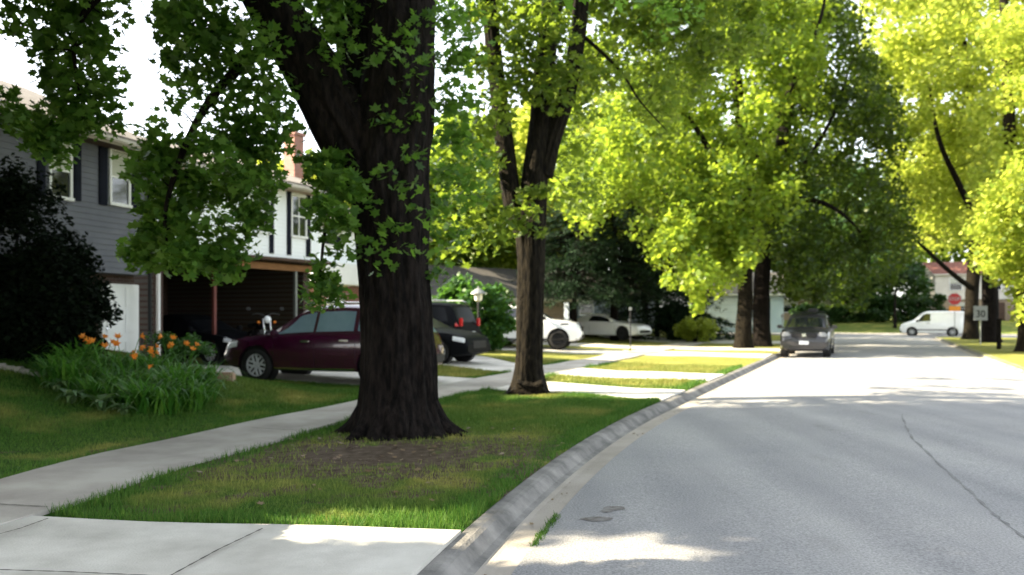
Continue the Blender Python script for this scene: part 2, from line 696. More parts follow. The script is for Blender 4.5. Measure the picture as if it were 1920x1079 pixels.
def tab(xs, vals):
    return lambda t: float(np.interp(t, xs, vals))


# the sidewalk: right edge t from kerb, 1.25 m wide
SWR = tab([0, 5.5, 7, 9, 12, 16, 20, 30, 60], [-3.55, -3.6, -3.75, -3.8, -3.85, -4.0, -4.25, -4.6, -5])
swy = lin(-2, 57, 0.5)
P = []
for y in swy:
    r_ = SWR(y)
    row = []
    for q in np.linspace(0, 1, 6):
        t = r_ - 1.30 * q
        X, Y = XY(y, t)
        row.append((float(X), float(Y), float(gz(y, t)) + .040))
    P.append(row)
tag(grid_mesh('sidewalk', P, CONC_OLD, skirt=.12), kind='structure')
tl = lambda a: [-.16] + lin(-.6, -a, -.5) + [-a]
D0U = lambda t: 5.79 + .262 * t if t > -5.5 else 5.79 - .262 * 5.5
slab('driveway', lambda t: -3.0, D0U, tl(16), CONC, dz=.028, rows=24)
D2L = tab([-16, -10, -6, -3, 0], [14.8, 14.75, 14.95, 15.1, 14.5])
D2U = tab([-16, -5, 0], [17.3, 17.25, 16.35])
slab('driveway', D2L, D2U, tl(14.6), CONC, dz=.028)
D3L = tab([-15, -13, -8.45, -3.2, 0], [22.8, 21.9, 20.3, 18.8, 18.7])
D3U = tab([-15, -13.4, -9.4, -7, -3, 0], [27.8, 26.8, 24.8, 22.6, 20.8, 20.7])
slab('driveway', D3L, D3U, tl(15), CONC, dz=.028)
D4L, D4U = (lambda t: 28.6), (lambda t: 31.4)
slab('driveway', D4L, D4U, tl(16), CONC, dz=.028)
D5L, D5U = (lambda t: 41.0), (lambda t: 45.5)
slab('driveway', D5L, D5U, tl(16), CONC, dz=.028)
slab('driveway', lambda t: 33.6, lambda t: 36.0, tl(17), CONC, dz=.028)


def joint(pix):
    """dark joint between slabs, following photo points on the pavement"""
    P = []
    pp = []
    for (ax, ay), (bx, by) in zip(pix[:-1], pix[1:]):
        for k in range(12):
            pp.append((ax + (bx - ax) * k / 12, ay + (by - ay) * k / 12))
    pp.append(pix[-1])
    w_ = []
    for px, py in pp:
        z = .05
        for _ in range(6):
            Y = (CAMH - z) * FPX / (py - HOR)
            X = (px - CX) / FPX * Y
            z = ground(X, Y) + .046
        w_.append(Vector((X, Y, z)))
    for i, p in enumerate(w_):
        d = (w_[min(i + 1, len(w_) - 1)] - w_[max(i - 1, 0)])
        d.z = 0
        d.normalize()
        n = Vector((-d.y, d.x, 0)) * (.007 + .003 * math.sin(i * 2.1))
        P.append([tuple(p + n), tuple(p - n)])
    tag(grid_mesh('slab_joint', P, JOINT), kind='structure')


joint([(492, 991), (410, 1030), (320, 1079), (255, 1110)])
joint([(-40, 1067), (120, 1072), (300, 1080), (600, 1092)])
joint([(-40, 943), (90, 950)])
joint([(90, 972), (40, 990), (-40, 1012)])
joint([(472, 802), (575, 808)])
joint([(1110, 748), (1180, 726)])
# ------------------------------------------------------------------ leaves and trees
MAPLE = np.array([(0, -.5, 0), (.20, -.30, .02), (.52, -.28, .06), (.34, -.02, .03), (.50, .28, .07), (.18, .20, .01), (0, .58, .05), (-.18, .20, .01), (-.50, .28, .07), (-.34, -.02, .03), (-.52, -.28, .06), (-.20, -.30, .02)])
OVAL = np.array([(0, -.5, 0), (.30, -.05, .07), (0, .55, 0), (-.30, -.05, .07)])
FAT = np.array([(-.12, -.5, 0), (.38, -.22, .08), (.30, .30, .06), (-.05, .52, 0), (-.42, .18, .08), (-.34, -.28, .05)])
NEEDLE = np.array([(0, -.5, 0), (.09, 0, .02), (0, .5, 0), (-.09, 0, .02)])


def leaf_mesh(name, P, size, template, bias=0.5, rng=RNG, mtl=None, updir=None):
    """one mesh of many separate leaves at points P"""
    N = len(P)
    k = len(template)
    n = rng.normal(size=(N, 3))
    n /= np.linalg.norm(n, axis=1)[:, None]
    n[:, 2] = np.abs(n[:, 2]) + bias
    n /= np.linalg.norm(n, axis=1)[:, None]
    if updir is None:
        r = rng.normal(size=(N, 3))
    else:
        r = rng.normal(size=(N, 3)) * 0.35 + np.asarray(updir)
    b = r - n * (r * n).sum(1)[:, None]
    b /= np.linalg.norm(b, axis=1)[:, None] + 1e-9
    a = np.cross(b, n)
    s = np.broadcast_to(np.asarray(size), (N,)) * rng.uniform(.5, 1.5, N)
    V = P[:, None, :] + s[:, None, None] * (template[None, :, 0:1] * a[:, None, :] + template[None, :, 1:2] * b[:, None, :] + template[None, :, 2:3] * n[:, None, :])
    me = bpy.data.meshes.new(name)
    me.vertices.add(N * k)
    me.vertices.foreach_set('co', V.astype(np.float32).ravel())
    me.loops.add(N * k)
    me.loops.foreach_set('vertex_index', np.arange(N * k, dtype=np.int32))
    me.polygons.add(N)
    me.polygons.foreach_set('loop_start', np.arange(N, dtype=np.int32) * k)
    me.polygons.foreach_set('loop_total', np.full(N, k, dtype=np.int32))
    me.update(calc_edges=True)
    if mtl:
        me.materials.append(mtl)
    return me


def blob_points(c, r, n, rng=RNG, flat=.75, shell=.5):
    d = rng.normal(size=(n, 3))
    d /= np.linalg.norm(d, axis=1)[:, None]
    q = rng.uniform(0, 1, n) ** shell
    return np.asarray(c)[None, :] + d * (q * r)[:, None] * np.array([1, 1, flat])[None, :]


def bark_mod(seed, base_z, flare=0.0, lobes=6, h0=.35):
    def f(i, th, p):
        z = p.z - base_z
        ridge = noise.noise(Vector((math.cos(th) * 5 + seed, math.sin(th) * 5, z * .7))) * .10 + noise.noise(Vector((math.cos(th) * 9 + seed, math.sin(th) * 9, z * 1.1))) * .07 + abs(noise.noise(Vector((math.cos(th) * 17 + seed, math.sin(th) * 17, z * 1.5)))) * .07
        fl = 0
        if flare:
            e = math.exp(-max(z, 0) / h0)
            fl = flare * e * (.55 + .65 * max(0, math.cos(lobes * th + seed)) ** 2 + .5 * noise.noise(Vector((math.cos(th) * 2, math.sin(th) * 2, seed))))
        return 1 + ridge + fl
    return f


def smooth_path(path, n=6):
    """(point, radius) knots -> Catmull-Rom points"""
    ps = [Vector(p) for p, _ in path]
    rs = [r for _, r in path]
    op, orr = [], []
    for i in range(len(ps) - 1):
        p0, p1, p2, p3 = ps[max(i - 1, 0)], ps[i], ps[i + 1], ps[min(i + 2, len(ps) - 1)]
        for k in range(n):
            t = k / n
            op.append(0.5 * ((2 * p1) + (p2 - p0) * t + (2 * p0 - 5 * p1 + 4 * p2 - p3) * t * t + (3 * p1 - p0 - 3 * p2 + p3) * t ** 3))
            orr.append(rs[i] * (1 - t) + rs[i + 1] * t)
    op.append(ps[-1])
    orr.append(rs[-1])
    return op, orr


def make_tree(name, label, cat, base, paths, clumps, leaf, lmat, bark, template=FAT, bias=.4, flare=.5, seed=1, nseg=20, group=None, twigs=True, flat=.75, rng=None, h0=.35, updir=None):
    """root Empty > trunk (stem, limbs, twigs), crown (leaves). paths: lists of (point, radius) in world space; the first is the stem"""
    rng = rng or np.random.default_rng(seed)
    base = Vector(base)
    root = thing(name, label, cat, base, 0, group)
    mb = MB()
    nodes = []
    for j, path in enumerate(paths):
        op, orr = smooth_path(path, (22 if nseg > 30 else 10) if j == 0 else (12 if nseg > 30 else 6))
        for p, r in zip(op, orr):
            nodes.append((p.x, p.y, p.z, r))
        big = orr[0] > .12
        mb.tube([p - base for p in op], orr, nseg if big else 8, mod=bark_mod(seed * 3.1 + j, 0, flare if j == 0 else 0, 5 + seed % 3, h0) if big else None)
    nd = np.array(nodes)
    if twigs:
        ext = nd.copy()
        order = np.argsort([np.min(np.linalg.norm(ext[:, :3] - np.asarray(c[0]), axis=1)) for c in clumps]) if len(clumps) else []
        for ci in order:
            c = np.asarray(clumps[ci][0], float)
            dd = np.linalg.norm(ext[:, :3] - c, axis=1) + np.maximum(ext[:, 2] - c[2], 0) * .3
            q = ext[np.argmin(dd)]
            p0, p1 = Vector(q[:3]), Vector(c)
            L = (p1 - p0).length
            if L < .15 or L > 9:
                continue
            mid = (p0 + p1) / 2 + Vector((0, 0, .12 * L)) + Vector(rng.normal(size=3) * .06 * L)
            r0 = min(q[3] * .55, .012 + .011 * L)
            pts = [p0, p0 * .55 + mid * .45 + Vector(rng.normal(size=3) * .03 * L), mid, mid * .45 + p1 * .55 + Vector(rng.normal(size=3) * .03 * L), p1]
            rr = [r0, r0 * .8, r0 * .6, r0 * .45, r0 * .25]
            mb.tube([p - base for p in pts], rr, 5)
            ext = np.vstack([ext, [(p.x, p.y, p.z, r) for p, r in zip(pts[1:], rr[1:])]])
    mb.build('trunk', bark, root, smooth=True)
    P = np.concatenate([blob_points(c, r, n, rng, flat) for c, r, n in clumps]) - np.array(base)[None, :]
    me = leaf_mesh('crown', P, leaf, template, bias, rng, lmat, updir)
    link('crown', me, root)
    return root


def pnpoly(x, y, poly):
    c = False
    j = len(poly) - 1
    for i in range(len(poly)):
        if (poly[i][1] > y) != (poly[j][1] > y) and x < (poly[j][0] - poly[i][0]) * (y - poly[i][1]) / (poly[j][1] - poly[i][1]) + poly[i][0]:
            c = not c
        j = i
    return c


def fill(poly, Y0, Y1, n, r, leaves, rng, jitter=.3):
    """clumps through the part of a crown whose outline from the street is poly"""
    xs = [p[0] for p in poly]
    ys_ = [p[1] for p in poly]
    out = []
    while len(out) < n:
        px, py = rng.uniform(min(xs), max(xs)), rng.uniform(min(ys_), max(ys_))
        if pnpoly(px, py, poly):
            q = at(px, py, rng.uniform(Y0, Y1))
            s = 1 + rng.uniform(-jitter, jitter)
            out.append((tuple(q), r * s, int(leaves * s * s)))
    return out


def cone_clumps(c, rx, ry, rz, n, r, leaves, rng, hollow=.6):
    """clumps in an ellipsoidal crown, more of them near its surface"""
    out = []
    for _ in range(n):
        d = rng.normal(size=3)
        d /= np.linalg.norm(d)
        q = hollow + (1 - hollow) * rng.uniform(0, 1) ** .5
        if rng.uniform() < .25:
            q *= rng.uniform(.3, 1)
        s = rng.uniform(.7, 1.3)
        out.append(((c[0] + d[0] * rx * q, c[1] + d[1] * ry * q, c[2] + d[2] * rz * q), r * s, int(leaves * s * s)))
    return out


def auto_tree(name, label, X, Y, h, crad, trunk_r, lean=(0, 0), crown_lo=.3, n=60, r=1.0, leaves=110, leaf=.3, lmat=None, bark=None, seed=5, group=None, template=FAT, hollow=.55, z0=None, rxy=None):
    rng = np.random.default_rng(seed)
    z0 = ground(X, Y) - .05 if z0 is None else z0
    top = Vector((X + lean[0], Y + lean[1], z0 + h))
    fork = Vector((X + lean[0] * .35, Y + lean[1] * .35, z0 + h * max(crown_lo, .22)))
    paths = [[((X, Y, z0), trunk_r), ((X + lean[0] * .05, Y, z0 + .6), trunk_r * .82), (tuple(fork), trunk_r * .68), (tuple(fork * .5 + top * .5 + Vector((.2, .1, 0))), trunk_r * .4), (tuple(top - Vector((0, 0, h * .12))), trunk_r * .1)]]
    for k in range(5):
        th = 2 * PI * (k + rng.uniform(-.3, .3)) / 5
        s = fork.lerp(top, rng.uniform(0, .35))
        e = Vector((X + lean[0] + crad * .75 * math.cos(th), Y + lean[1] + crad * .75 * math.sin(th), z0 + h * rng.uniform(.55, .8)))
        paths.append([(tuple(s), trunk_r * .38), (tuple(s.lerp(e, .5) + Vector((0, 0, .05 * h))), trunk_r * .22), (tuple(e), trunk_r * .06)])
    cz = z0 + h * (crown_lo + 1) / 2
    cl = cone_clumps((X + lean[0], Y + lean[1], cz), crad, crad if rxy is None else rxy, h * (1 - crown_lo) / 2, n, r, leaves, rng, hollow)
    return make_tree(name, label, 'tree', (X, Y, z0), paths, cl, leaf, lmat, bark or BARK, template, seed=seed, flare=.3, nseg=12, group=group, rng=rng)


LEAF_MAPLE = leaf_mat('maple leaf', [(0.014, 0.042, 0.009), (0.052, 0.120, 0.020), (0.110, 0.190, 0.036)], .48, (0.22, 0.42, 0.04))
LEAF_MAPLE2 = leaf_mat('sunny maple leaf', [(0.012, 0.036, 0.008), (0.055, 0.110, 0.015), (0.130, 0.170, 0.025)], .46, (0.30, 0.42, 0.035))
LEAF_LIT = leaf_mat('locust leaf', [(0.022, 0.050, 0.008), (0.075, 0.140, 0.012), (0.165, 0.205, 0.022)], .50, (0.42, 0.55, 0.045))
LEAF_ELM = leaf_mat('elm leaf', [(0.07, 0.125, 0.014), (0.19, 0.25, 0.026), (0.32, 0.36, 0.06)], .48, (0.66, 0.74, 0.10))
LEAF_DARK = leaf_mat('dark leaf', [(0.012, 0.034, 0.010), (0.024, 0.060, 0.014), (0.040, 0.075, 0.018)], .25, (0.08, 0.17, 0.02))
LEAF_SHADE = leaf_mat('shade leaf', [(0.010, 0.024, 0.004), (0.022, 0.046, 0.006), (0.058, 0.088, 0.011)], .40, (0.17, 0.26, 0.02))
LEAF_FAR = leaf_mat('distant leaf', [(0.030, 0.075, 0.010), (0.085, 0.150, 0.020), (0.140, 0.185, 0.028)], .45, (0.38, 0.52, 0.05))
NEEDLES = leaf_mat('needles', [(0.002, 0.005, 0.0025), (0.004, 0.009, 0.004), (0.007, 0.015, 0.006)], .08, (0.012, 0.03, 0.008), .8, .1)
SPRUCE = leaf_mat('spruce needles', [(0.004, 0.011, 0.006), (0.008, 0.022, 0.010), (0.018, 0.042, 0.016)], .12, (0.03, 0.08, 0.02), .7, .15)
LILAC = leaf_mat('lilac leaf', [(0.020, 0.065, 0.016), (0.035, 0.100, 0.022), (0.060, 0.130, 0.026)], .35, (0.12, 0.28, 0.03))
LILY = leaf_mat('lily leaf', [(0.022, 0.090, 0.010), (0.058, 0.185, 0.020), (0.14, 0.28, 0.035)], .35, (0.12, 0.30, 0.04))
HOSTA = leaf_mat('hosta leaf', [(0.050, 0.120, 0.040), (0.11, 0.20, 0.075), (0.24, 0.30, 0.14)], .3, (0.20, 0.34, 0.08))
PETAL = leaf_mat('lily petal', [(0.62, 0.16, 0.015), (0.72, 0.22, 0.02), (0.80, 0.30, 0.04)], .3, (0.9, 0.3, 0.03))

# ---- the big maple in the parkway
rng = np.random.default_rng(21)
YT = 10.75


def pth(pts, Y=YT, sc_=FPX):
    """knots (px, py, radius, dY)"""
    return [(tuple(at(px, py, Y + dy)), r) for px, py, r, dy in pts]


t1 = [
    [((T1X, T1Y, -.15), .64)] + pth([(747, 815, .60, 0), (747, 770, .525, 0), (747, 700, .485, 0), (745, 600, .465, 0), (738, 500, .455, 0), (735, 400, .50, 0), (726, 320, .53, 0), (742, 220, .50, 0), (748, 110, .46, .05), (752, 0, .43, .1), (760, -150, .36, .3), (772, -380, .28, .5), (780, -640, .18, .6), (785, -900, .07, .6)]),
    pth([(712, 350, .42, 0), (662, 265, .41, -.05), (605, 170, .37, -.15), (550, 75, .345, -.25), (492, -25, .31, -.4), (430, -150, .26, -.6), (350, -320, .18, -.9), (270, -480, .09, -1.2)]),
    pth([(728, 300, .32, 0), (690, 170, .30, .35), (662, 40, .27, .6), (640, -90, .24, .9), (600, -280, .18, 1.3), (560, -520, .08, 1.8)]),
    pth([(500, -5, .12, -.4), (400, -50, .10, -.9), (290, -60, .075, -1.2), (190, -10, .05, -1.3), (140, 70, .03, -1.35), (150, 180, .018, -1.3)]),
    pth([(540, 70, .10, -.25), (470, 110, .075, -.5), (400, 180, .055, -.6), (345, 280, .04, -.7), (310, 400, .025, -.75), (320, 480, .015, -.75)]),
    pth([(430, -150, .12, -.6), (200, -260, .09, -1.5), (-80, -200, .07, -2), (-300, -60, .04, -2.2), (-420, 80, .02, -2.2)]),
    pth([(760, -150, .16, .3), (900, -330, .12, .6), (1050, -420, .07, .8), (1180, -420, .03, 1)]),
    pth([(680, 300, .05, -.4), (640, 350, .04, -.55), (612, 420, .025, -.6), (600, 520, .014, -.6)]),
]
for k in range(11):
    th = 2 * PI * k / 11 + .35 * math.sin(k * 2.7)
    L_ = .78 + .24 * math.sin(k * 1.9 + 1) + (.22 if math.cos(th) < -.7 else 0)
    e = Vector((math.cos(th), math.sin(th), 0))
    b0 = Vector((T1X, T1Y, 0))
    sid = Vector((-e.y, e.x, 0)) * .12 * math.sin(k * 3.1)
    t1.append([(tuple(b0 + e * .40 + Vector((0, 0, .36))), .15), (tuple(b0 + e * .57 + Vector((0, 0, .12))), .115), (tuple(b0 + e * L_ * .80 + sid + Vector((0, 0, .0))), .07), (tuple(b0 + e * L_ + sid * 2 + Vector((0, 0, -.07))), .04)])
T1CL = []


def add(lst, pts, Y, r, n, dY=.5):
    for p in pts:
        k = p[2] if len(p) > 2 else 1.0
        q = at(p[0], p[1], Y + rng.uniform(-dY, dY))
        lst.append((tuple(q), r * (.8 + .2 * k) * rng.uniform(.85, 1.15), max(6, int(n * k))))


# hanging bunch against the sky on the left and its strays over the eave
add(T1CL, [(95, 10), (150, 20), (195, 30, .7), (35, 15, .5), (55, 55, .35), (110, 60), (165, 70), (140, 115), (185, 85, .6), (125, 165), (165, 165), (95, 140, .6), (195, 140, .5), (180, 210), (140, 210, .9), (105, 205, .5), (205, 175, .4), (15, 60, .2), (90, 95, .5), (190, 235, .4)], 9.6, .34, 72)
add(T1CL, [(20, 215, .8), (55, 240), (95, 255), (130, 245, .8), (75, 275, .7), (110, 290, .6), (15, 185, .4), (150, 225, .6), (95, 240, .7)], 9.4, .27, 60)
# right of the sky gap
add(T1CL, [(335, 20), (385, 25), (430, 45), (340, 70), (395, 90), (445, 105), (330, 120, .6), (380, 140, .8), (430, 160, .6), (480, 150, .6), (320, 40, .7), (480, 85), (510, 170, .5), (500, 220, .7), (455, 200, .5), (410, 205, .35), (350, 170, .35), (330, 205, .25), (530, 250, .5), (470, 250, .8), (520, 205, .4)], 10.0, .38, 82)
add(T1CL, [(285, 250, .5), (300, 300), (340, 280, .9), (385, 270, .9), (430, 250), (470, 290), (510, 270, .6), (330, 330), (370, 330), (410, 310), (300, 350), (275, 320, .7), (265, 300, .5), (450, 330), (290, 390), (330, 380), (370, 375, .8), (310, 430), (345, 425, .8), (280, 440, .8), (265, 475), (305, 480), (345, 475), (385, 455, .5), (405, 490, .9), (365, 495, .4), (250, 470, .4), (440, 350), (470, 380), (485, 345), (460, 425, .8), (440, 480, .8), (430, 515, .3), (480, 405, .8), (400, 410, .3), (500, 320, .6), (415, 360, .7)], 10.1, .33, 74)
# round the trunk
add(T1CL, [(600, 330, .9), (635, 300), (625, 360), (600, 390, .8), (640, 410), (655, 350), (580, 300, .6), (615, 430, .5), (610, 530, .8), (590, 560, .7), (625, 555, .5), (640, 470, .4), (600, 500, .5)], 10.0, .26, 60)
add(T1CL, [(720, 320, .9), (760, 350), (690, 380), (740, 430), (700, 450, .8), (780, 290), (790, 400, .8), (660, 430, .6), (750, 470, .5), (690, 480, .4), (800, 470, .3), (720, 500, .25)], 9.95, .22, 13, .15)
add(T1CL, [(580, 30), (630, 60), (680, 40), (720, 90), (660, 120), (700, 170), (760, 60), (790, 110), (640, 180), (610, 110), (770, 170), (730, 230), (680, 260), (790, 220), (800, 30), (560, 0), (620, -10), (700, -10)], 10.35, .33, 18, .5)
add(T1CL, [(830, 40), (850, 120), (835, 190), (850, 260), (880, 90, .6), (870, 190, .6), (840, 330, .8), (890, 300, .5), (865, 30, .6), (820, 390, .7), (840, 440, .6), (815, 510, .5), (880, 360, .6)], 11.2, .36, 74)
add(T1CL, [(640, 20), (665, 60), (690, 110), (650, 100), (625, 50), (680, 160), (700, 60), (610, 10)], 11.2, .30, 70, .2)
# the rest of the crown, over the frame
for _ in range(48):
    th, q = rng.uniform(0, 2 * PI), math.sqrt(rng.uniform(0, 1))
    X, Y, z = T1X - .5 + 6.2 * q * math.cos(th), T1Y + 5.6 * q * math.sin(th), rng.uniform(6.6, 12.5 - 3 * q)
    T1CL.append(((X, Y, z), rng.uniform(.6, .95), 130))
SUNV = np.array(sd)


def cof(p):
    """sideways place of the sunbeam through a point"""
    return p[0] * math.sin(R(SUN_BEYOND)) + p[1] * math.cos(R(SUN_BEYOND))


C_LO, C_HI = 5.58, 6.34


def shade_from(pts, zlo, zhi, n, rr, leaves, ok=lambda p: True):
    """crown clumps hung on the sun's side of ground points, so that the crown casts the shade seen there"""
    out = []
    for i in range(n):
        x, y = pts[(i * 7919) % len(pts)]
        for _ in range(14):
            z = rng.uniform(zlo, zhi)
            p = np.array((x + rng.uniform(-.3, .3), y + rng.uniform(-.25, .25), 0)) + SUNV * (z / SUNV[2])
            if ok(p):
                out.append((tuple(p), rr * rng.uniform(.8, 1.2), leaves))
                break
    return out


def unseen(p):
    return p[1] > 2.5 and (HOR - (p[2] - CAMH) / p[1] * FPX < -75 or CX + p[0] / p[1] * FPX < -100)


SH = [(x, y) for x in np.arange(-.8, 9.6, .6) for y in np.arange(7.0, 14.5, .5)]


def keeps_sun(c):
    """no crown clump may shade the two places the sun reaches"""
    p = np.array(c[0]) - SUNV * (c[0][2] / SUNV[2])
    cc = p[0] * math.sin(R(SUN_BEYOND)) + p[1] * math.cos(R(SUN_BEYOND))
    if -2.6 < p[0] < 3 and C_LO - c[1] < cc < C_HI + c[1]:
        return False
    y_, t_ = inv(p[0], p[1])
    return not (p[1] > 15.2 + c[1] * .5 and p[1] < 29 and -1 < t_ < RW + .4)


T1CL = [c for c in T1CL if keeps_sun(c)]
SH2 = [(x, y) for x in np.arange(-4.5, 8, .4) for y in np.arange(5.6, 9.2, .2) if C_HI < cof((x, y)) < 8.0]
T1CL += shade_from(SH2, 3.4, 8.5, 560, .32, 40, lambda p: unseen(p) and cof(p) > C_HI + .34)
SH4 = [(x, y) for x in np.arange(1.5, 8, .35) for y in np.arange(5.4, 7.6, .2) if 5.4 < x * math.sin(R(SUN_BEYOND)) + y * math.cos(R(SUN_BEYOND)) < 6.6]
SH4 += [(x, y) for x in np.arange(.3, 2, .3) for y in (6.35, 6.5)]
T1CL += shade_from(SH4, 4.0, 9.5, 190, .30, 40, unseen)
SH3 = [(x, y) for x in np.arange(-8, -.8, .5) for y in np.arange(6.4, 10.5, .4) if cof((x, y)) > C_HI + .5]
T1CL += [c for c in shade_from(SH3, 2.8, 8.5, 440, .5, 60, lambda p: unseen(p) and cof(p) > C_HI + .55) if c[0][0] > -15]
T1CL += shade_from(SH, 4.4, 10.0, 580, .7, 105, lambda p: unseen(p) and cof(p) > C_HI + .8)
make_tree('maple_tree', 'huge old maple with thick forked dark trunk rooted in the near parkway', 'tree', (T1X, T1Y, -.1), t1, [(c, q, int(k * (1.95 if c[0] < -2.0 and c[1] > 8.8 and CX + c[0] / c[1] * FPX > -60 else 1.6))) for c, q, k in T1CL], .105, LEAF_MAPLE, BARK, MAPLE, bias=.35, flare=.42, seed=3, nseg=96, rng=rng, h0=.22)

# ---- unseen tree added beyond the left edge to cast shade over the near driveway
rng = np.random.default_rng(35)
SB, CB = math.sin(R(SUN_BEYOND)), math.cos(R(SUN_BEYOND))
T0X, T0Y = -10.2, 3.0
pts0 = [(x, y) for x in np.arange(-5, 5, .35) for y in np.arange(2.6, 5.8, .22) if x * SB + y * CB < C_LO]
pts1 = [(x, y) for x in np.arange(-5.2, -1.9, .3) for y in np.arange(5.2, 6.8, .2) if 5.5 < x * SB + y * CB < 6.5]
cl = shade_from(pts0, 2.9, 8.0, 720, .36, 62, lambda p: -18 < p[0] and CX + p[0] / max(p[1], .3) * FPX < -90 and cof(p) < C_LO - .36) + shade_from(pts1, 1.7, 2.8, 40, .30, 60)

make_tree('maple_tree', 'unseen maple added beyond the left edge to shade the near driveway', 'tree', (T0X, T0Y, ground(T0X, T0Y) - .1),
          [[((T0X, T0Y, .5), .3), ((T0X, T0Y, 2), .24), ((T0X + .3, T0Y, 4.5), .16), ((T0X + .4, T0Y, 7.5), .05)],
           [((T0X, T0Y, 2.0), .12), ((T0X + 2, T0Y - .2, 3.4), .08), ((T0X + 4, T0Y - .3, 4), .03)]], cl, .14, LEAF_MAPLE, BARK, FAT, bias=.4, flare=.4, seed=8, nseg=16, rng=rng)

# ---- second maple, three-stemmed
rng = np.random.default_rng(31)
Y2 = 15.9
t2 = [
    [((T2X, T2Y, -.1), .32)] + pth([(992, 735, .29, 0), (992, 690, .26, 0), (994, 600, .25, 0), (996, 500, .26, 0), (996, 430, .29, 0), (1003, 330, .25, 0), (1012, 240, .215, 0), (1022, 120, .20, 0), (1036, 0, .19, 0), (1045, -160, .2, .2), (1055, -400, .12, .4), (1060, -600, .05, .4)], Y2),
    pth([(985, 440, .20, 0), (962, 380, .18, 0), (950, 300, .175, 0), (936, 190, .16, -.1), (925, 90, .15, -.2), (915, 0, .14, -.3), (890, -180, .12, -.5), (870, -400, .05, -.7)], Y2),
    pth([(1018, 330, .20, 0), (1036, 260, .18, 0), (1062, 180, .165, .1), (1080, 90, .155, .2), (1090, 0, .145, .3), (1110, -170, .13, .5), (1140, -380, .06, .8)], Y2),
    pth([(1085, 60, .045, .2), (1160, 130, .028, .4), (1200, 190, .02, .5), (1250, 245, .01, .6)], Y2),
    pth([(930, 130, .07, -.2), (880, 100, .05, -.4), (840, 110, .03, -.5)], Y2),
]
T2CL = []
add(T2CL, [(1000, 110), (960, 130), (905, 120), (930, 220), (910, 300), (880, 250), (895, 370), (880, 420, .7), (1050, 60), (1010, 40), (960, 40), (1060, 130), (1020, 160), (940, 420, .6), (860, 470, .5), (985, 170), (970, 80), (890, 30, .7), (1040, 190, .7), (940, 170), (870, 330, .6), (920, 460, .4), (1000, 20)], 15.0, .5, 92)
add(T2CL, [(985, 370, .8), (1010, 360, .7), (960, 400, .7), (1000, 400, .5), (975, 430, .6), (1010, 440, .4)], 15.35, .26, 44, .1)
T2CL += fill([(1050, -40), (1450, -40), (1430, 60), (1340, 150), (1240, 260), (1150, 330), (1090, 390), (1050, 330)], 16, 21, 150, .5, 80, rng)
T2CL = [c for c in T2CL if c[0][0] < 1.6 or keeps_sun(c)]
T2VIS = len(T2CL)
for _ in range(60):
    th, q = rng.uniform(0, 2 * PI), math.sqrt(rng.uniform(0, 1))
    T2CL.append(((T2X + .5 + 5 * q * math.cos(th), T2Y + 4.2 * q * math.sin(th), rng.uniform(8.2, 13 - 3 * q)), rng.uniform(.6, .9), 110))
T2CL = T2CL[:T2VIS] + [c for c in T2CL[T2VIS:] if keeps_sun(c)]
make_tree('maple_tree', 'slimmer maple parting into three dark stems beside the driveway crossing', 'tree', (T2X, T2Y, -.08), t2, [(c, q, int(k * 1.4)) for c, q, k in T2CL], .125, LEAF_MAPLE2, BARK2, MAPLE, bias=.35, flare=.5, seed=4, nseg=64, rng=rng)

# ---- pair of trees on the left kerb by the parked car
rng = np.random.default_rng(41)
Y3 = 36.3
X3 = (1393 - CX) / FPX * Y3
t3 = [
    [((X3, Y3, -.1), .42)] + pth([(1393, 640, .37, 0), (1396, 580, .33, 0), (1398, 500, .31, 0), (1402, 400, .30, 0), (1396, 280, .27, 0), (1380, 150, .24, 0), (1365, 0, .2, 0), (1350, -150, .14, 0), (1340, -280, .05, 0)], Y3),
    pth([(1400, 430, .16, 0), (1350, 320, .14, -1), (1290, 220, .11, -2), (1220, 160, .07, -3), (1160, 150, .03, -3.5)], Y3),
    pth([(1398, 330, .15, 0), (1450, 230, .13, -1), (1500, 130, .1, -2), (1540, 30, .07, -2.5), (1560, -100, .03, -2.5)], Y3),
    pth([(1345, 310, .08, -1), (1290, 320, .06, -2.5), (1240, 380, .035, -3), (1220, 450, .02, -3)], Y3),
]
cl = fill([(1040, 330), (1090, 280), (1130, 180), (1230, 120), (1330, 60), (1300, -30), (1400, -50), (1480, -50), (1560, 0), (1500, 300), (1440, 470), (1300, 540), (1240, 520), (1215, 440), (1160, 400), (1080, 420)], 32, 40, 240, .85, 110, rng)
cl += fill([(1210, 420), (1300, 380), (1420, 400), (1450, 480), (1380, 520), (1310, 560), (1280, 540), (1240, 500)], 30, 34, 34, .6, 70, rng)
cl += fill([(1230, 500), (1260, 500), (1262, 535), (1238, 530)], 30.5, 32, 3, .3, 26, rng)
cl += fill([(1285, 530), (1320, 530), (1310, 590), (1295, 585)], 30.5, 32, 4, .3, 26, rng)
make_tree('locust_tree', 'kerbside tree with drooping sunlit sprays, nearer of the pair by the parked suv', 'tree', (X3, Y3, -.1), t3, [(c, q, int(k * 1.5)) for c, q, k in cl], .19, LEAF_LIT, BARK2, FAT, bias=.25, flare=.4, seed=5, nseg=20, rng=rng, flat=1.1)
rng = np.random.default_rng(43)
Y4 = 39.0
X4 = (1428 - CX) / FPX * Y4
t4 = [
    [((X4, Y4, -.1), .46)] + pth([(1428, 635, .42, 0), (1428, 560, .38, 0), (1432, 470, .36, 0), (1445, 380, .34, 0), (1470, 250, .3, 0), (1490, 120, .24, 0), (1500, 0, .2, 0), (1510, -150, .12, 0)], Y4),
    pth([(1440, 400, .17, 0), (1500, 320, .11, .6), (1560, 220, .08, 1), (1600, 100, .05, 1.5), (1620, 0, .02, 2)], Y4),
    pth([(1450, 370, .16, 0), (1540, 380, .11, -1), (1600, 420, .06, -1.5), (1630, 470, .03, -1.5)], Y4),
]
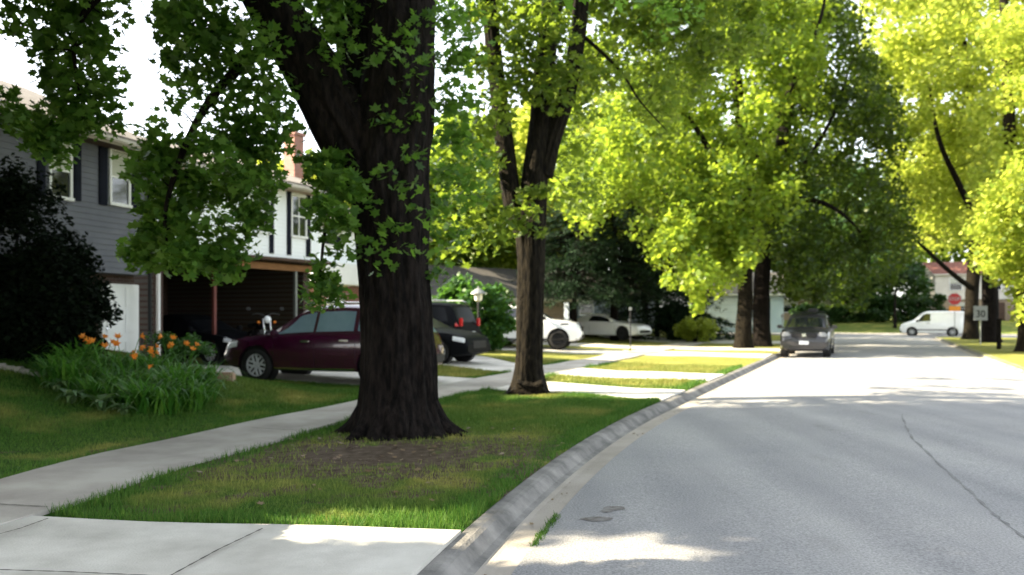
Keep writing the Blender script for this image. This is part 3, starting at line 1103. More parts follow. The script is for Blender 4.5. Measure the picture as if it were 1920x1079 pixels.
cl = fill([(1420, 0), (1480, -50), (1540, -50), (1610, 60), (1680, 230), (1700, 400), (1690, 520), (1620, 575), (1540, 540), (1470, 560), (1440, 480), (1450, 300)], 36, 45, 190, .9, 100, rng)
cl += fill([(1450, 450), (1520, 470), (1560, 540), (1500, 570), (1460, 540)], 34, 38, 16, .6, 60, rng)
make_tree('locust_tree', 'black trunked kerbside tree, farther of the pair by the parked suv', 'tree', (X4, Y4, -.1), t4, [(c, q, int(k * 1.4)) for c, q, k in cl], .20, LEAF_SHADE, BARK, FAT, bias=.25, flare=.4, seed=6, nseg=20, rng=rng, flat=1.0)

# ---- trees of the right side of the street
rng = np.random.default_rng(51)


def right_tree(px, Y, label, r0, tops, poly, Y0, Y1, n, r, leaves, leaf, seed, bark=BARK2, lm=None, extra=[], more=None):
    X = (px - CX) / FPX * Y
    y_, t_ = inv(X, Y)
    z = float(gz(y_, t_)) - .08
    rg = np.random.default_rng(seed)
    paths = [[((X, Y, z), r0 * 1.15)] + pth([(a_, b_, c_, 0) for a_, b_, c_ in tops], Y)] + [pth(e, Y) for e in extra]
    cl_ = fill(poly, Y0, Y1, n, r, int(leaves * 1.45), rg)
    leaf = leaf * .82
    if more:
        cl_ += fill(*more, rg)
    return make_tree('elm_tree', label, 'tree', (X, Y, z), paths, cl_, leaf, lm or LEAF_ELM, bark, FAT, bias=.25, flare=.35, seed=seed, nseg=20, rng=rg, flat=.9)


right_tree(1924, 33.5, 'bright yellow green elm whose sunlit trunk stands at the right edge of the picture', .36,
           [(1924, 640, .31), (1922, 560, .28), (1912, 430, .25), (1895, 280, .25), (1888, 120, .2), (1880, -40, .15), (1870, -200, .06)],
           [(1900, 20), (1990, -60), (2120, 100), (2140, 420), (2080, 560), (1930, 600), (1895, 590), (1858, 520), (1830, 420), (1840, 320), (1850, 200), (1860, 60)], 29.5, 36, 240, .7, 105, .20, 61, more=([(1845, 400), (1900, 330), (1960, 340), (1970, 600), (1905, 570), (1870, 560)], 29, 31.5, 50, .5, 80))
right_tree(1858, 44.5, 'dark trunked elm behind the speed limit sign', .44,
           [(1857, 620, .42), (1856, 560, .40), (1858, 480, .38), (1870, 380, .34), (1890, 240, .28), (1900, 100, .22), (1905, -60, .12)],
           [(1700, 40), (1780, -60), (1960, -60), (2020, 100), (1990, 300), (1860, 330), (1800, 260), (1740, 220), (1720, 160)], 40, 50, 130, 1.0, 90, .28, 62, BARK,
           extra=[[(1860, 470, .2, 0), (1800, 350, .16, -1), (1760, 260, .11, -2), (1740, 150, .05, -2)]])
right_tree(1821, 49.5, 'elm with grey trunk and low leaning limb behind the stop sign', .42,
           [(1821, 615, .40), (1822, 560, .38), (1826, 500, .36), (1832, 420, .32), (1828, 300, .27), (1815, 160, .22), (1800, 20, .15), (1790, -100, .05)],
           [(1600, 120), (1620, -40), (1800, -60), (1860, 60), (1840, 300), (1850, 430), (1800, 475), (1740, 470), (1690, 400), (1670, 260), (1620, 200)], 44, 54, 190, 1.05, 90, .30, 63, BARK2,
           extra=[[(1828, 545, .17, 0), (1800, 525, .15, -.6), (1770, 500, .13, -1.2), (1740, 472, .10, -1.8), (1705, 440, .05, -2.4)], [(1830, 420, .16, 0), (1770, 330, .12, -1), (1720, 280, .06, -2)]])
# ------------------------------------------------------------------ houses
SIDING_GREY = mat('grey siding', (0.105, 0.11, 0.135), (0.135, 0.14, 0.165), 1.2, 0.6, spec=0.3)
SIDING_WHITE = mat('white siding', (0.84, 0.87, 0.90), (0.88, 0.91, 0.93), 1.0, 0.55, spec=0.3)
SIDING_TAN = mat('tan siding', (0.42, 0.38, 0.31), (0.50, 0.46, 0.38), 1.0, 0.7)
SIDING_BLUE = mat('pale blue siding', (0.44, 0.56, 0.64), (0.52, 0.63, 0.70), 1.0, 0.6)
SIDING_SLATE = mat('slate siding', (0.14, 0.17, 0.21), (0.19, 0.22, 0.26), 1.0, 0.7)
STUCCO = mat('pale stucco', (0.55, 0.52, 0.46), (0.64, 0.61, 0.55), 2.0, 0.85)
SHUTTER = mat('black shutter', (0.010, 0.012, 0.020), (0.016, 0.018, 0.030), 3, 0.85, spec=0.1)
SHINGLE = mat('shingles', (0.13, 0.115, 0.10), (0.22, 0.195, 0.17), 7, 0.95, bump=0.01, bscale=18)
SHINGLE_DK = mat('dark shingles', (0.045, 0.042, 0.040), (0.085, 0.078, 0.072), 7, 0.95, bump=0.01, bscale=18)
SHINGLE_RED = mat('red shingles', (0.16, 0.06, 0.04), (0.22, 0.085, 0.06), 6, 0.95)
FASCIA = mat('beige fascia', (0.44, 0.40, 0.35), (0.52, 0.48, 0.42), 3, 0.6)
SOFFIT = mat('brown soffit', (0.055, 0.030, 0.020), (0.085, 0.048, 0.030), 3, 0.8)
TIMBER = mat('cedar beam', (0.22, 0.10, 0.035), (0.32, 0.15, 0.055), 4, 0.7, stretch=(1, 6, 6))
BRICK = brick_mat('red brick', (0.22, 0.075, 0.05), (0.30, 0.11, 0.075), (0.32, 0.28, 0.25))
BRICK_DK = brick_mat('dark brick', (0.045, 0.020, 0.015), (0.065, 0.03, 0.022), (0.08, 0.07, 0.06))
BRICK_TAN = brick_mat('tan brick', (0.22, 0.16, 0.10), (0.30, 0.22, 0.14), (0.34, 0.30, 0.25))
BLIND = mat('window blind', (0.42, 0.43, 0.36), (0.52, 0.53, 0.45), 3, 0.8, stretch=(1, 1, 8))
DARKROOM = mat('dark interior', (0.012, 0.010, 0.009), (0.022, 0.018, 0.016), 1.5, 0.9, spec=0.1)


class House:
    """local x runs along the front away from the viewer, -y faces the street"""

    def __init__(s, name, label, sx, sy, dx, dy, z0=0.0):
        s.rz = math.atan2(dy, dx)
        s.root = thing(name, label, 'house', (sx, sy, z0), s.rz)
        s.o = Vector((sx, sy, z0))
        s.d = Vector((dx, dy, 0)).normalized()
        s.n = Vector((-s.d.y, s.d.x, 0))

    def uz(s, px, py, off=0.0):
        """front-wall coordinates seen at a photo point (off metres in front of the wall)"""
        k = (px - CX) / FPX
        o = s.o - s.n * off
        Y = (o.x * s.d.y - o.y * s.d.x) / (k * s.d.y - s.d.x)
        X = k * Y
        u = (Vector((X, Y, 0)) - Vector((o.x, o.y, 0))).dot(s.d)
        return u, CAMH + (HOR - py) / FPX * Y - s.o.z

    def siding(s, name, u0, u1, y0, y1, z0, z1, m, course=.125, lap=.014, lapped=True):
        mb = MB()
        mb.box(u0 + .02, u1 - .02, y0 + .02, y1 - .02, z0, z1)
        if lapped:
            n = max(1, round((z1 - z0) / course))
            h = (z1 - z0) / n
            for i in range(n):
                a, b = z0 + i * h, z0 + (i + 1) * h - .001
                for p, q, nx, ny in (((u0, y0), (u1, y0), 0, -1), ((u1, y0), (u1, y1), 1, 0), ((u0, y1), (u0, y0), -1, 0), ((u1, y1), (u0, y1), 0, 1)):
                    mb.add([(p[0] + nx * lap, p[1] + ny * lap, a), (q[0] + nx * lap, q[1] + ny * lap, a), (q[0], q[1], b), (p[0], p[1], b)], [(0, 1, 2, 3)])
                    mb.add([(p[0] + nx * lap, p[1] + ny * lap, a), (q[0] + nx * lap, q[1] + ny * lap, a), (q[0] - nx * .004, q[1] - ny * .004, a - .0005), (p[0] - nx * .004, p[1] - ny * .004, a - .0005)], [(3, 2, 1, 0)])
        else:
            mb.box(u0, u1, y0, y1, z0, z1)
        return mb.build(name, m, s.root)

    def window(s, u0, u1, z0, z1, y=0.0, blind=.45, mull=0, fm=None, label=None):
        mb = MB()
        t, d = .07, .055
        mb.bbox(u0 - t, u1 + t, y - d, y + .01, z1, z1 + t, .008)
        mb.bbox(u0 - t - .02, u1 + t + .02, y - d - .03, y + .01, z0 - t, z0, .008)
        mb.bbox(u0 - t, u0, y - d, y + .01, z0, z1, .008)
        mb.bbox(u1, u1 + t, y - d, y + .01, z0, z1, .008)
        zm = (z0 + z1) / 2
        mb.bbox(u0, u1, y - d * .7, y + .005, zm - .022, zm + .022, .006)
        for k in range(mull):
            uu = u0 + (u1 - u0) * (k + 1) / (mull + 1)
            mb.bbox(uu - .02, uu + .02, y - d * .72, y + .005, z0, z1, .005)
        f = mb.build('window', fm or WHITE, s.root, label=label)
        MB().box(u0 + .001, u1 - .001, y - .022, y - .016, z0 + .001, z1 - .001).build('pane', GLASS, f)
        if blind:
            zb = z1 - (z1 - z0) * blind
            MB().box(u0 + .015, u1 - .015, y - .028, y - .0235, zb, z1 - .01).build('blind', BLIND, f)
        return f

    def shutter(s, u0, u1, z0, z1, y=0.0):
        mb = MB()
        mb.bbox(u0, u1, y - .045, y - .016, z0, z1, .006)
        n = int((z1 - z0) / .07)
        for i in range(n):
            zz = z0 + .05 + i * (z1 - z0 - .1) / n
            mb.box(u0 + .04, u1 - .04, y - .056, y - .046, zz, zz + .035)
        return mb.build('shutter', SHUTTER, s.root)

    def roof(s, u0, u1, y0, y1, ze, rise, over=.45, m=None, fm=None, sm_=None, hip=False, gm=None):
        """gable (ridge along the front) or hip roof with fascia, gutter and soffit"""
        m = m or SHINGLE
        a0, a1, b0, b1 = u0 - over, u1 + over, y0 - over, y1 + over
        ym = (y0 + y1) / 2
        sl = rise / (ym - y0)
        zt = ze + rise
        zl = ze - sl * over + .06
        th = .06
        mb = MB()
        hx = (ym - b0) if hip else 0
        rl, rr_ = (a0 + hx, ym, zt + .06), (a1 - hx, ym, zt + .06)
        c = [(a0, b0, zl), (a1, b0, zl), (a1, b1, zl), (a0, b1, zl)]
        lo = lambda p: (p[0], p[1], p[2] - th)
        V = c + [rl, rr_] + [lo(p) for p in c] + [lo(rl), lo(rr_)]
        F = [(0, 1, 5, 4), (2, 3, 4, 5), (6, 10, 11, 7), (8, 11, 10, 9), (0, 6, 7, 1), (2, 8, 9, 3), (1, 7, 8, 2), (3, 9, 6, 0)]
        if hip:
            F = [(0, 1, 5, 4), (2, 3, 4, 5), (1, 2, 5), (3, 0, 4), (6, 10, 11, 7), (8, 11, 10, 9), (7, 11, 8), (9, 10, 6), (0, 6, 7, 1), (2, 8, 9, 3), (1, 7, 8, 2), (3, 9, 6, 0)]
        else:
            F = [(0, 1, 5, 4), (2, 3, 4, 5), (6, 10, 11, 7), (8, 11, 10, 9), (0, 6, 7, 1), (2, 8, 9, 3), (1, 7, 11, 5), (2, 5, 11, 8), (0, 4, 10, 6), (3, 9, 10, 4)]
        mb.add(V, F)
        r = mb.build('roof', m, s.root)
        fb = MB()
        zf = zl - th - .003
        fb.box(a0, a1, b0, b0 + .03, zf - .16, zf)
        fb.box(a0, a1, b1 - .03, b1, zf - .16, zf)
        if hip:
            fb.box(a0, a0 + .03, b0 + .032, b1 - .032, zf - .16, zf)
            fb.box(a1 - .03, a1, b0 + .032, b1 - .032, zf - .16, zf)
        else:
            for uu in (a0 - .002, a1 - .028):
                for ya, yb in ((b0, ym), (b1, ym)):
                    fb.prism([(uu, ya, zl - .02), (uu, yb, zt + .04), (uu, yb, zt - .12), (uu, ya, zl - .18)], (.03, 0, 0))
        fb.build('fascia', fm or FASCIA, r)
        gt = MB()
        gt.bbox(a0 + .02, a1 - .02, b0 - .12, b0 - .003, zf - .13, zf - .015, .03)
        gt.build('gutter', fm or FASCIA, r)
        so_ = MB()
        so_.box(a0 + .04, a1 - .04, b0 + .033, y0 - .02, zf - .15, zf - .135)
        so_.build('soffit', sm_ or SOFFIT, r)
        if not hip and gm:
            for uu in (u0 + .03, u1 - .05):
                MB().prism([(uu, y0 + .03, ze - .02), (uu, y1 - .03, ze - .02), (uu, ym, zt - .05)], (.02, 0, 0)).build('gable', gm, s.root)
        return r


# -- grey split-level house
H1 = House('grey_house', 'two storey house with grey lap siding and two black shuttered upper windows', -8.61 - .27 * 10.6, 19.0 - .963 * 10.6, .27, .963)
E1 = 5.62
L1 = 10.6
H1.siding('wall', 0, L1, 0, 8.5, 2.50, E1, SIDING_GREY)
mb = MB()
mb.box(.02, L1 - .02, .42, 8.4, -.3, 2.50)
mb.build('foundation_wall', BRICK_DK, H1.root)
H1.roof(0, L1, 0, 8.5, E1, 1.75, .5, gm=SIDING_GREY)
for xa, xb, ya, yb in ((88, 134, 264, 375), (202, 243, 280, 388)):
    (ua, _), (ub, _) = H1.uz(xa, 300), H1.uz(xb, 300)
    z1 = H1.uz((xa + xb) / 2, ya)[1]
    z0 = H1.uz((xa + xb) / 2, yb)[1]
    H1.window(ua + .08, ub - .08, z0 + .07, min(z1 - .07, E1 - .22), blind=.52)
for xa, xb, ya, yb in ((68, 83, 262, 372), (137, 150, 268, 377), (184, 199, 272, 385), (246, 258, 280, 393)):
    ua, ub = H1.uz(xa, 300)[0], H1.uz(xb, 300)[0]
    xm = (xa + xb) / 2
    H1.shutter(ua, ub, H1.uz(xm, yb)[1], min(H1.uz(xm, ya)[1], E1 - .14))
# entry door below the overhang, stoop with railing
ua, ub = H1.uz(186, 560, -.42)[0], H1.uz(255, 560, -.42)[0]
mb = MB()
mb.bbox(ua, ub, .33, .425, .35, 2.28, .01)
for k in range(2):
    w0 = ua + .12 + k * (ub - ua) / 2
    for zz in (.5, 1.15, 1.75):
        mb.bbox(w0, w0 + (ub - ua) / 2 - .24, .315, .335, zz, zz + .45, .012)
d = mb.build('entry_door', WHITE, H1.root)
MB().lathe([(0, 0), (.03, 0), (.035, -.03), (0, -.05)], 12, 'y', (ua + .12, .32, 1.25)).build('handle', CHROME, d)
mb = MB()
mb.bbox(ua - .3, ub + .3, -1.0, .33, -.2, .33, .02)
mb.build('stoop', CONC_OLD, H1.root)
mb = MB()
for k in range(8):
    uu = ua - .2 + k * (ub - ua + .4) / 7
    mb.tube([(uu, -.9, .33), (uu, -.9, 1.12 - .03 * k)], .014, 6)
mb.tube([(ua - .25, -.9, 1.14), (ub + .25, -.9, .90)], .022, 8)
mb.tube([(ua - .25, -.9, .42), (ub + .25, -.9, .42)], .014, 6)
mb.build('railing', BLACK, H1.root)
mb = MB()
mb.tube([(L1 - .12, -.5, E1 - .2), (L1 - .06, -.12, E1 - .6), (L1 - .06, -.06, E1 - .75), (L1 - .06, -.06, 2.6), (L1 - .06, -.06, .1)], .045, 8)
mb.build('downspout', BLACK, H1.root, smooth=40)
MB().lathe([(0, -.14), (.09, -.10), (.12, 0), (.09, .10), (0, .14)], 16, 'z', (H1.uz(193, 572, .3)[0], -.3, 1.75)).build('globe_lamp', LAMPGLASS, H1.root, smooth=True)

# -- white house with the carport
d2 = Vector((2.56, 5.2, 0)).normalized()
L2 = 6.35
H2 = House('white_house', 'white sided two storey house with tall black shutters over a dark open carport', -9.16, 20.5, d2.x, d2.y)
E2 = 5.72
H2.siding('wall', 0, L2, 0, 7.5, 3.28, E2, SIDING_WHITE)
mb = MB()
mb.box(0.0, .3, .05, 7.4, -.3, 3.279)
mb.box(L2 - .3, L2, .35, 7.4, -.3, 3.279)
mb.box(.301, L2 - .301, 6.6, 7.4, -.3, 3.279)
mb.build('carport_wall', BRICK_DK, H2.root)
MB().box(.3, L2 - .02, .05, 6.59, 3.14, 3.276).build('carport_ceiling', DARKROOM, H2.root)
H2.roof(0, L2, 0, 7.5, E2, 1.25, .5, gm=SIDING_WHITE, sm_=mat('tan soffit', (0.40, 0.30, 0.22), (0.46, 0.36, 0.27), 3, 0.8))
ub0, ub1 = H2.uz(488, 498)[0], L2 + .02
mb = MB()
mb.bbox(ub0 - 1.2, ub1, -.03, .12, 2.93, 3.13, .012)
mb.build('beam', TIMBER, H2.root)
MB().bbox(-.05, L2 + .1, -.5, -.02, 3.18, 3.275, .015).build('ledge', SOFFIT, H2.root)
for px, m_, r_ in ((556, STEEL, .05), (404, mat('rust red post', (0.13, 0.035, 0.028), (0.18, 0.05, 0.04), 4, 0.7), .05)):
    uu = H2.uz(px, 540)[0]
    MB().bbox(uu - r_, uu + r_, .0, .1, -.2, 2.93 if px > 500 else 3.13, .01).build('post', m_, H2.root)
MB().tube([(.05, -.08, .0), (.05, -.08, 2.9), (.05, -.08, 3.2), (.1, -.45, 3.3), (.1, -.45, E2 - .3)], .05, 8).build('downspout', WHITE, H2.root, smooth=40)
for xa, xb in ((484, 502), (547, 571)):
    ua, ub = H2.uz(xa, 400)[0], H2.uz(xb, 400)[0]
    H2.window(ua, ub, 4.05, 5.28, blind=0, mull=1)
for xa, xb in ((504, 512), (537, 545), (573, 581)):
    H2.shutter(H2.uz(xa, 400)[0], H2.uz(xb, 400)[0], 3.42, E2 - .2)
uc = H2.uz(540, 235, -4.95)[0]
mb = MB()
mb.bbox(uc, uc + .55, 4.6, 5.2, 6.0, 8.75, .02)
mb.box(uc - .06, uc + .61, 4.54, 5.26, 8.75, 8.87)
mb.build('chimney', BRICK, H2.root)

# -- white over brick house behind the trunk
H3 = House('brick_house', 'white sided upper floor above red brick, half hidden behind the huge trunk', -8.15, 33.0, .41, .912)
H3.siding('wall', 0, 8.5, 0, 8, 3.75, 5.55, SIDING_WHITE, course=.15)
mb = MB()
mb.box(0, 8.5, .25, 7.8, -.3, 2.8)
mb.build('brick_wall', BRICK, H3.root)
MB().bbox(-.1, 8.6, -.5, .3, 2.82, 3.74, .03).build('porch_band', WHITE, H3.root)
H3.roof(0, 8.5, 0, 8, 5.55, 1.5, .4, gm=SIDING_WHITE)
ua, ub = H3.uz(607, 440)[0], H3.uz(639, 440)[0]
H3.window(ua, ub, H3.uz(620, 459)[1], H3.uz(620, 424)[1], blind=.5)
H3.window(3.6, 4.6, 4.1, 5.1, blind=.5)
H3.window(1.2, 2.3, 1.0, 2.2, y=.25, blind=.3)

# -- low tan ranch beyond the black cars
H4 = House('tan_house', 'low tan brick ranch house with brown shingle roof behind the black cars', -4.0, 36.5, .75, .66, .12)
mb = MB()
mb.box(0, 9, 0, 7, -.4, 2.45)
mb.build('wall', BRICK_TAN, H4.root)
H4.roof(0, 9, 0, 7, 2.45, 1.45, .5, m=SHINGLE_DK, gm=SIDING_TAN, fm=STUCCO)
H4.window(1.5, 2.7, 1.0, 2.1, blind=.4)
H4.window(5.5, 7.3, .9, 2.1, blind=.3, mull=2)
# -- slate house behind the evergreen
H5 = House('slate_house', 'slate blue single storey house behind the dark evergreen and white coupe', 3.9, 55, .8, .6, .6)
H5.siding('wall', 0, 9, 0, 7, -.4, 2.5, SIDING_SLATE, lapped=False)
H5.roof(0, 9, 0, 7, 2.5, 1.6, .4, m=SHINGLE_DK, gm=SIDING_SLATE, fm=SIDING_SLATE)
H5.window(1.0, 2.2, .9, 2.1, blind=.4)
# -- pale blue garage
H6 = House('garage_building', 'pale blue garage at the end of the far driveway left of the kerb trees', 13.6, 60, .93, -.15, .55)
H6.siding('wall', 0, 6.5, 0, 6, -.4, 2.7, SIDING_BLUE, lapped=False)
H6.roof(0, 6.5, 0, 6, 2.7, 1.5, .4, gm=SIDING_BLUE, fm=WHITE)
mb = MB()
for k in range(4):
    mb.bbox(.9, 5.2, -.06, -.004, .02 + k * .56, .56 + k * .56, .012)
mb.build('garage_door', mat('white garage door', (0.66, 0.74, 0.78), (0.72, 0.79, 0.83), 1, 0.5), H6.root)
# -- houses across the far street
H7 = House('brown_house', 'low brown roofed house across the far street, seen over the parked suv', 26.5, 85, .95, -.2, .75)
mb = MB()
mb.box(0, 12, 0, 8, -.4, 2.6)
mb.build('wall', BRICK_TAN, H7.root)
H7.roof(0, 12, 0, 8, 2.6, 1.3, .6, m=SHINGLE_DK, gm=SIDING_TAN, fm=STUCCO, hip=True)
H7.window(2, 3.6, 1, 2.2, blind=.4)
H7.window(6, 8.4, .9, 2.2, blind=.4, mull=2)
H8 = House('tan_house', 'two storey pale house with red roof across the far street behind the white van', 44.5, 84, .95, -.22, .75)
mb = MB()
mb.box(0, 9, 0, 8, -.4, 2.3)
mb.build('brick_wall', BRICK_TAN, H8.root)
H8.siding('wall', -.1, 9.1, -.15, 8.1, 2.31, 5.1, STUCCO, lapped=False)
H8.roof(0, 9, 0, 8, 5.1, 1.3, .4, m=SHINGLE_RED, gm=STUCCO, fm=STUCCO)
H8.window(1.3, 2.4, 3.3, 4.5, y=-.17, blind=.4)
H8.window(5, 6.1, 3.3, 4.5, y=-.17, blind=.4)
H8.window(2.0, 3.4, .8, 1.9, blind=.3)
MB().bbox(5.6, 6.5, -.06, -.004, -.1, 2.0, .01).build('door', SOFFIT, H8.root)
H9 = House('white_house', 'pale low house at the right edge beyond the elm trunks', 48.5, 72, .95, -.25, .6)
H9.siding('wall', 0, 12, 0, 8, -.4, 2.7, STUCCO, lapped=False)
H9.roof(0, 12, 0, 8, 2.7, 1.5, .5, gm=STUCCO, fm=WHITE)
H9.window(1.2, 2.8, 1.0, 2.1, blind=.3)

# ------------------------------------------------------------------ shrubs, hedges, background trees
def shrub(name, label, cat, X, Y, rx, ry, rz, n, r, leaves, leaf, lm, seed, zc=None, template=FAT, bias=.4, hollow=.6, bark=BARK, group=None, flat=.8, stems=5):
    rng = np.random.default_rng(seed)
    z0 = ground(X, Y)
    zc = rz * .95 if zc is None else zc
    root = thing(name, label, cat, (X, Y, z0), 0, group)
    mb = MB()
    for k in range(stems):
        th = 2 * PI * k / stems + rng.uniform(-.4, .4)
        mb.tube([(.08 * math.cos(th), .08 * math.sin(th), -.1), (rx * .25 * math.cos(th), ry * .25 * math.sin(th), zc * .6), (rx * .5 * math.cos(th), ry * .5 * math.sin(th), zc + rz * .4)], [.04, .03, .01], 6)
    mb.build('stem', bark, root, smooth=True)
    cl = [c for c in cone_clumps((0, 0, zc), rx, ry, rz, n, r, leaves, rng, hollow)]
    Pn = np.concatenate([blob_points(c, q, k, rng, flat) for c, q, k in cl])
    Pn = Pn[Pn[:, 2] > .02]
    link('foliage', leaf_mesh('foliage', Pn, leaf, template, bias, rng, lm), root)
    return root


def conifer(name, label, X, Y, h, rad, n, leaf, lm, seed, skirt=.05, droop=.25, power=.8, tr=.16, group=None):
    """trunk and whorled drooping boughs of needles"""
    rng = np.random.default_rng(seed)
    z0 = ground(X, Y)
    root = thing(name, label, 'tree', (X, Y, z0), 0, group)
    mb = MB()
    mb.tube([(0, 0, -.1), (0, 0, h * .5), (.03, 0, h * .97)], [tr, tr * .6, .02], 10)
    P = []
    for k in range(n):
        q = rng.uniform(0, 1) ** 1.25
        z = h * (skirt + (1 - skirt) * q)
        L = rad * (1 - q) ** power * rng.uniform(.72, 1.08) + .12
        th = rng.uniform(0, 2 * PI)
        m_ = int(26 + 60 * L / rad)
        s = rng.uniform(.25, 1, m_) ** .7
        side = rng.normal(size=m_) * .16 * L * (1.05 - s * .6)
        x = np.cos(th) * s * L - np.sin(th) * side
        y = np.sin(th) * s * L + np.cos(th) * side
        zz = z - droop * L * s * s + rng.normal(size=m_) * .06
        P.append(np.stack([x, y, np.maximum(zz, .05)], 1))
        mb.tube([(0, 0, z), (math.cos(th) * L * .5, math.sin(th) * L * .5, z - droop * L * .2), (math.cos(th) * L * .9, math.sin(th) * L * .9, z - droop * L * .8)], [.03, .02, .006], 4)
    mb.build('trunk', BARK, root, smooth=True)
    link('crown', leaf_mesh('crown', np.concatenate(P), leaf, NEEDLE, .3, rng, lm), root)
    return root


# dark evergreens in front of the grey house
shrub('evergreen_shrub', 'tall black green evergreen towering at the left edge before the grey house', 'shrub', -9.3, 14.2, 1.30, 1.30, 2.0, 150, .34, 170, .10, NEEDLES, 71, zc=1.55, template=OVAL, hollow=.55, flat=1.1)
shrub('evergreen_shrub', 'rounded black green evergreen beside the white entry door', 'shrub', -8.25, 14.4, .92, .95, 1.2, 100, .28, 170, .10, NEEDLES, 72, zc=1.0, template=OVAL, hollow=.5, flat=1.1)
# low bed behind the lilies
shrub('low_shrub', 'low dark clipped shrub between the lilies and the dark red suv', 'shrub', -6.55, 15.6, .75, .45, .33, 34, .18, 70, .07, LILAC, 73, zc=.3, template=OVAL)
shrub('lilac_bush', 'big green rounded bush behind the black cars, left of the slim maple', 'shrub', -1.6, 31.5, 1.55, 1.3, 1.55, 90, .42, 90, .15, LILAC, 74, zc=1.35)
shrub('lilac_bush', 'dark green lower bush right of the rounded one, behind the slim maple', 'shrub', -.5, 36.5, 1.0, 1.0, 1.25, 60, .38, 80, .15, LEAF_DARK, 75, zc=1.0)
shrub('golden_shrub', 'small yellow green shrub on the lawn near the far driveway', 'shrub', 10.1, 43.8, 1.15, .8, .72, 46, .28, 70, .12, LEAF_ELM, 76, zc=.62)
shrub('dark_shrub', 'blue green shrub standing behind the small yellow green one', 'shrub', 9.6, 46.5, 1.5, .9, 1.15, 60, .34, 70, .14, SPRUCE, 77, zc=1.05)
# evergreens over the white cars
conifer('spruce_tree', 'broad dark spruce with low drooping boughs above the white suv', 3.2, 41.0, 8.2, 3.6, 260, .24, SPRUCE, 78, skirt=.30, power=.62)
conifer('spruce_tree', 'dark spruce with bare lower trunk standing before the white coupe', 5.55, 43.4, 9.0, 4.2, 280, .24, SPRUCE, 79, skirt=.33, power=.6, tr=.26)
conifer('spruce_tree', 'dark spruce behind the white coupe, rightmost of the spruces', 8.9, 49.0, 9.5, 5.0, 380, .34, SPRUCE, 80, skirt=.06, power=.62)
# hedges across the far street
def hedge(label, x0, x1, px_y, h, d, Y, seed, n=150):
    rng = np.random.default_rng(seed)
    xc = (x0 + x1) / 2
    z0 = ground(xc, Y)
    root = thing('hedge', label, 'hedge', (xc, Y, z0))
    P = []
    w_ = (x1 - x0) / 2
    for k in range(5):
        u = -w_ * .85 + k * w_ * 1.7 / 4
        MB().tube([(u, 0, -.2), (u + .1, 0, h * .8)], [.05, .02], 5).build('stem', BARK, root)
    for k in range(n):
        c = (rng.uniform(-w_, w_), rng.uniform(-d, d), rng.uniform(.1, h) * (1 - .12 * rng.uniform()))
        P.append(blob_points(c, .45, 60, rng, .8))
    Pn = np.concatenate(P)
    Pn = Pn[(Pn[:, 2] > .03)]
    link('foliage', leaf_mesh('foliage', Pn, .22, FAT, .4, rng, LEAF_DARK), root)


hedge('dark clipped hedge across the far street, left of the white van', 33.2, 41.6, 0, 2.6, .7, 77, 81, 200)
hedge('low dark hedge across the far street behind the parked suv', 27.5, 34.5, 0, 1.7, .6, 78, 82, 130)
hedge('dark hedge at the right edge beyond the elm trunks', 45.5, 52, 0, 1.7, .7, 69.5, 83, 110)
# street tree across the cross street
auto_tree('street_tree', 'young tree with thin dark stem before the clipped hedge', 34.0, 71.0, 7.2, 2.6, .16, crown_lo=.32, n=42, r=.8, leaves=70, leaf=.3, lmat=LEAF_DARK, seed=91)
# background trees
BG = [
    # px, Y, height, crown radius, crown_lo, material, label
    (845, 46, 12.5, 4.6, .22, LEAF_FAR, 'sunlit round tree behind the brick house, right of the huge trunk'),
    (930, 52, 13.5, 4.6, .18, LEAF_FAR, 'sunlit tall tree seen between the two maple trunks'),
    (545, 44, 11.0, 4.0, .2, LEAF_ELM, 'sunlit yellow tree rising behind the brick chimney'),
    (690, 50, 13.0, 5.0, .2, LEAF_FAR, 'broad tree behind the brick house and the huge trunk'),
    (1075, 47, 15.5, 4.8, .28, LEAF_ELM, 'tall sunlit yellow tree above the spruces, right of the slim maple'),
    (1210, 58, 17.0, 5.5, .2, LEAF_FAR, 'tall tree behind the coupe and spruces'),
    (1330, 72, 19.0, 6.5, .2, LEAF_FAR, 'tall tree behind the pale blue garage'),
    (1450, 92, 21.0, 7.5, .05, LEAF_DARK, 'dark tall tree behind the brown roofed house'),
    (1560, 90, 19.0, 7.0, .05, LEAF_DARK, 'dark spreading tree across the far street between hedge and suv'),
    (1630, 80, 15.0, 4.8, .03, LEAF_DARK, 'dense dark tree across the far street left of the pale house'),
    (1750, 100, 22.0, 7.5, .2, LEAF_FAR, 'tall tree rising behind the red roofed house'),
    (1860, 96, 21.0, 7.0, .15, LEAF_FAR, 'tall tree behind the pale low house at the right'),
    (1600, 130, 25.0, 9.0, .15, LEAF_FAR, 'most distant tall tree over the far street'),
    (1130, 85, 19.0, 6.5, .15, LEAF_DARK, 'dark distant tree behind the slate house'),
    (1000, 75, 18.0, 6.5, .12, LEAF_DARK, 'dark distant tree behind the tan ranch house'),
    (860, 80, 16.0, 6.0, .12, LEAF_DARK, 'dark distant tree behind the round sunlit tree'),
]
for i, (px, Y, h, cr_, lo, lm, lab) in enumerate(BG):
    auto_tree('background_tree', lab, (px - CX) / FPX * Y, Y, h, cr_, .3, crown_lo=lo, n=int(60 + 6 * cr_), r=cr_ * .24, leaves=95, leaf=.30 + Y * .0016, lmat=lm, seed=100 + i, group='trees behind the houses')
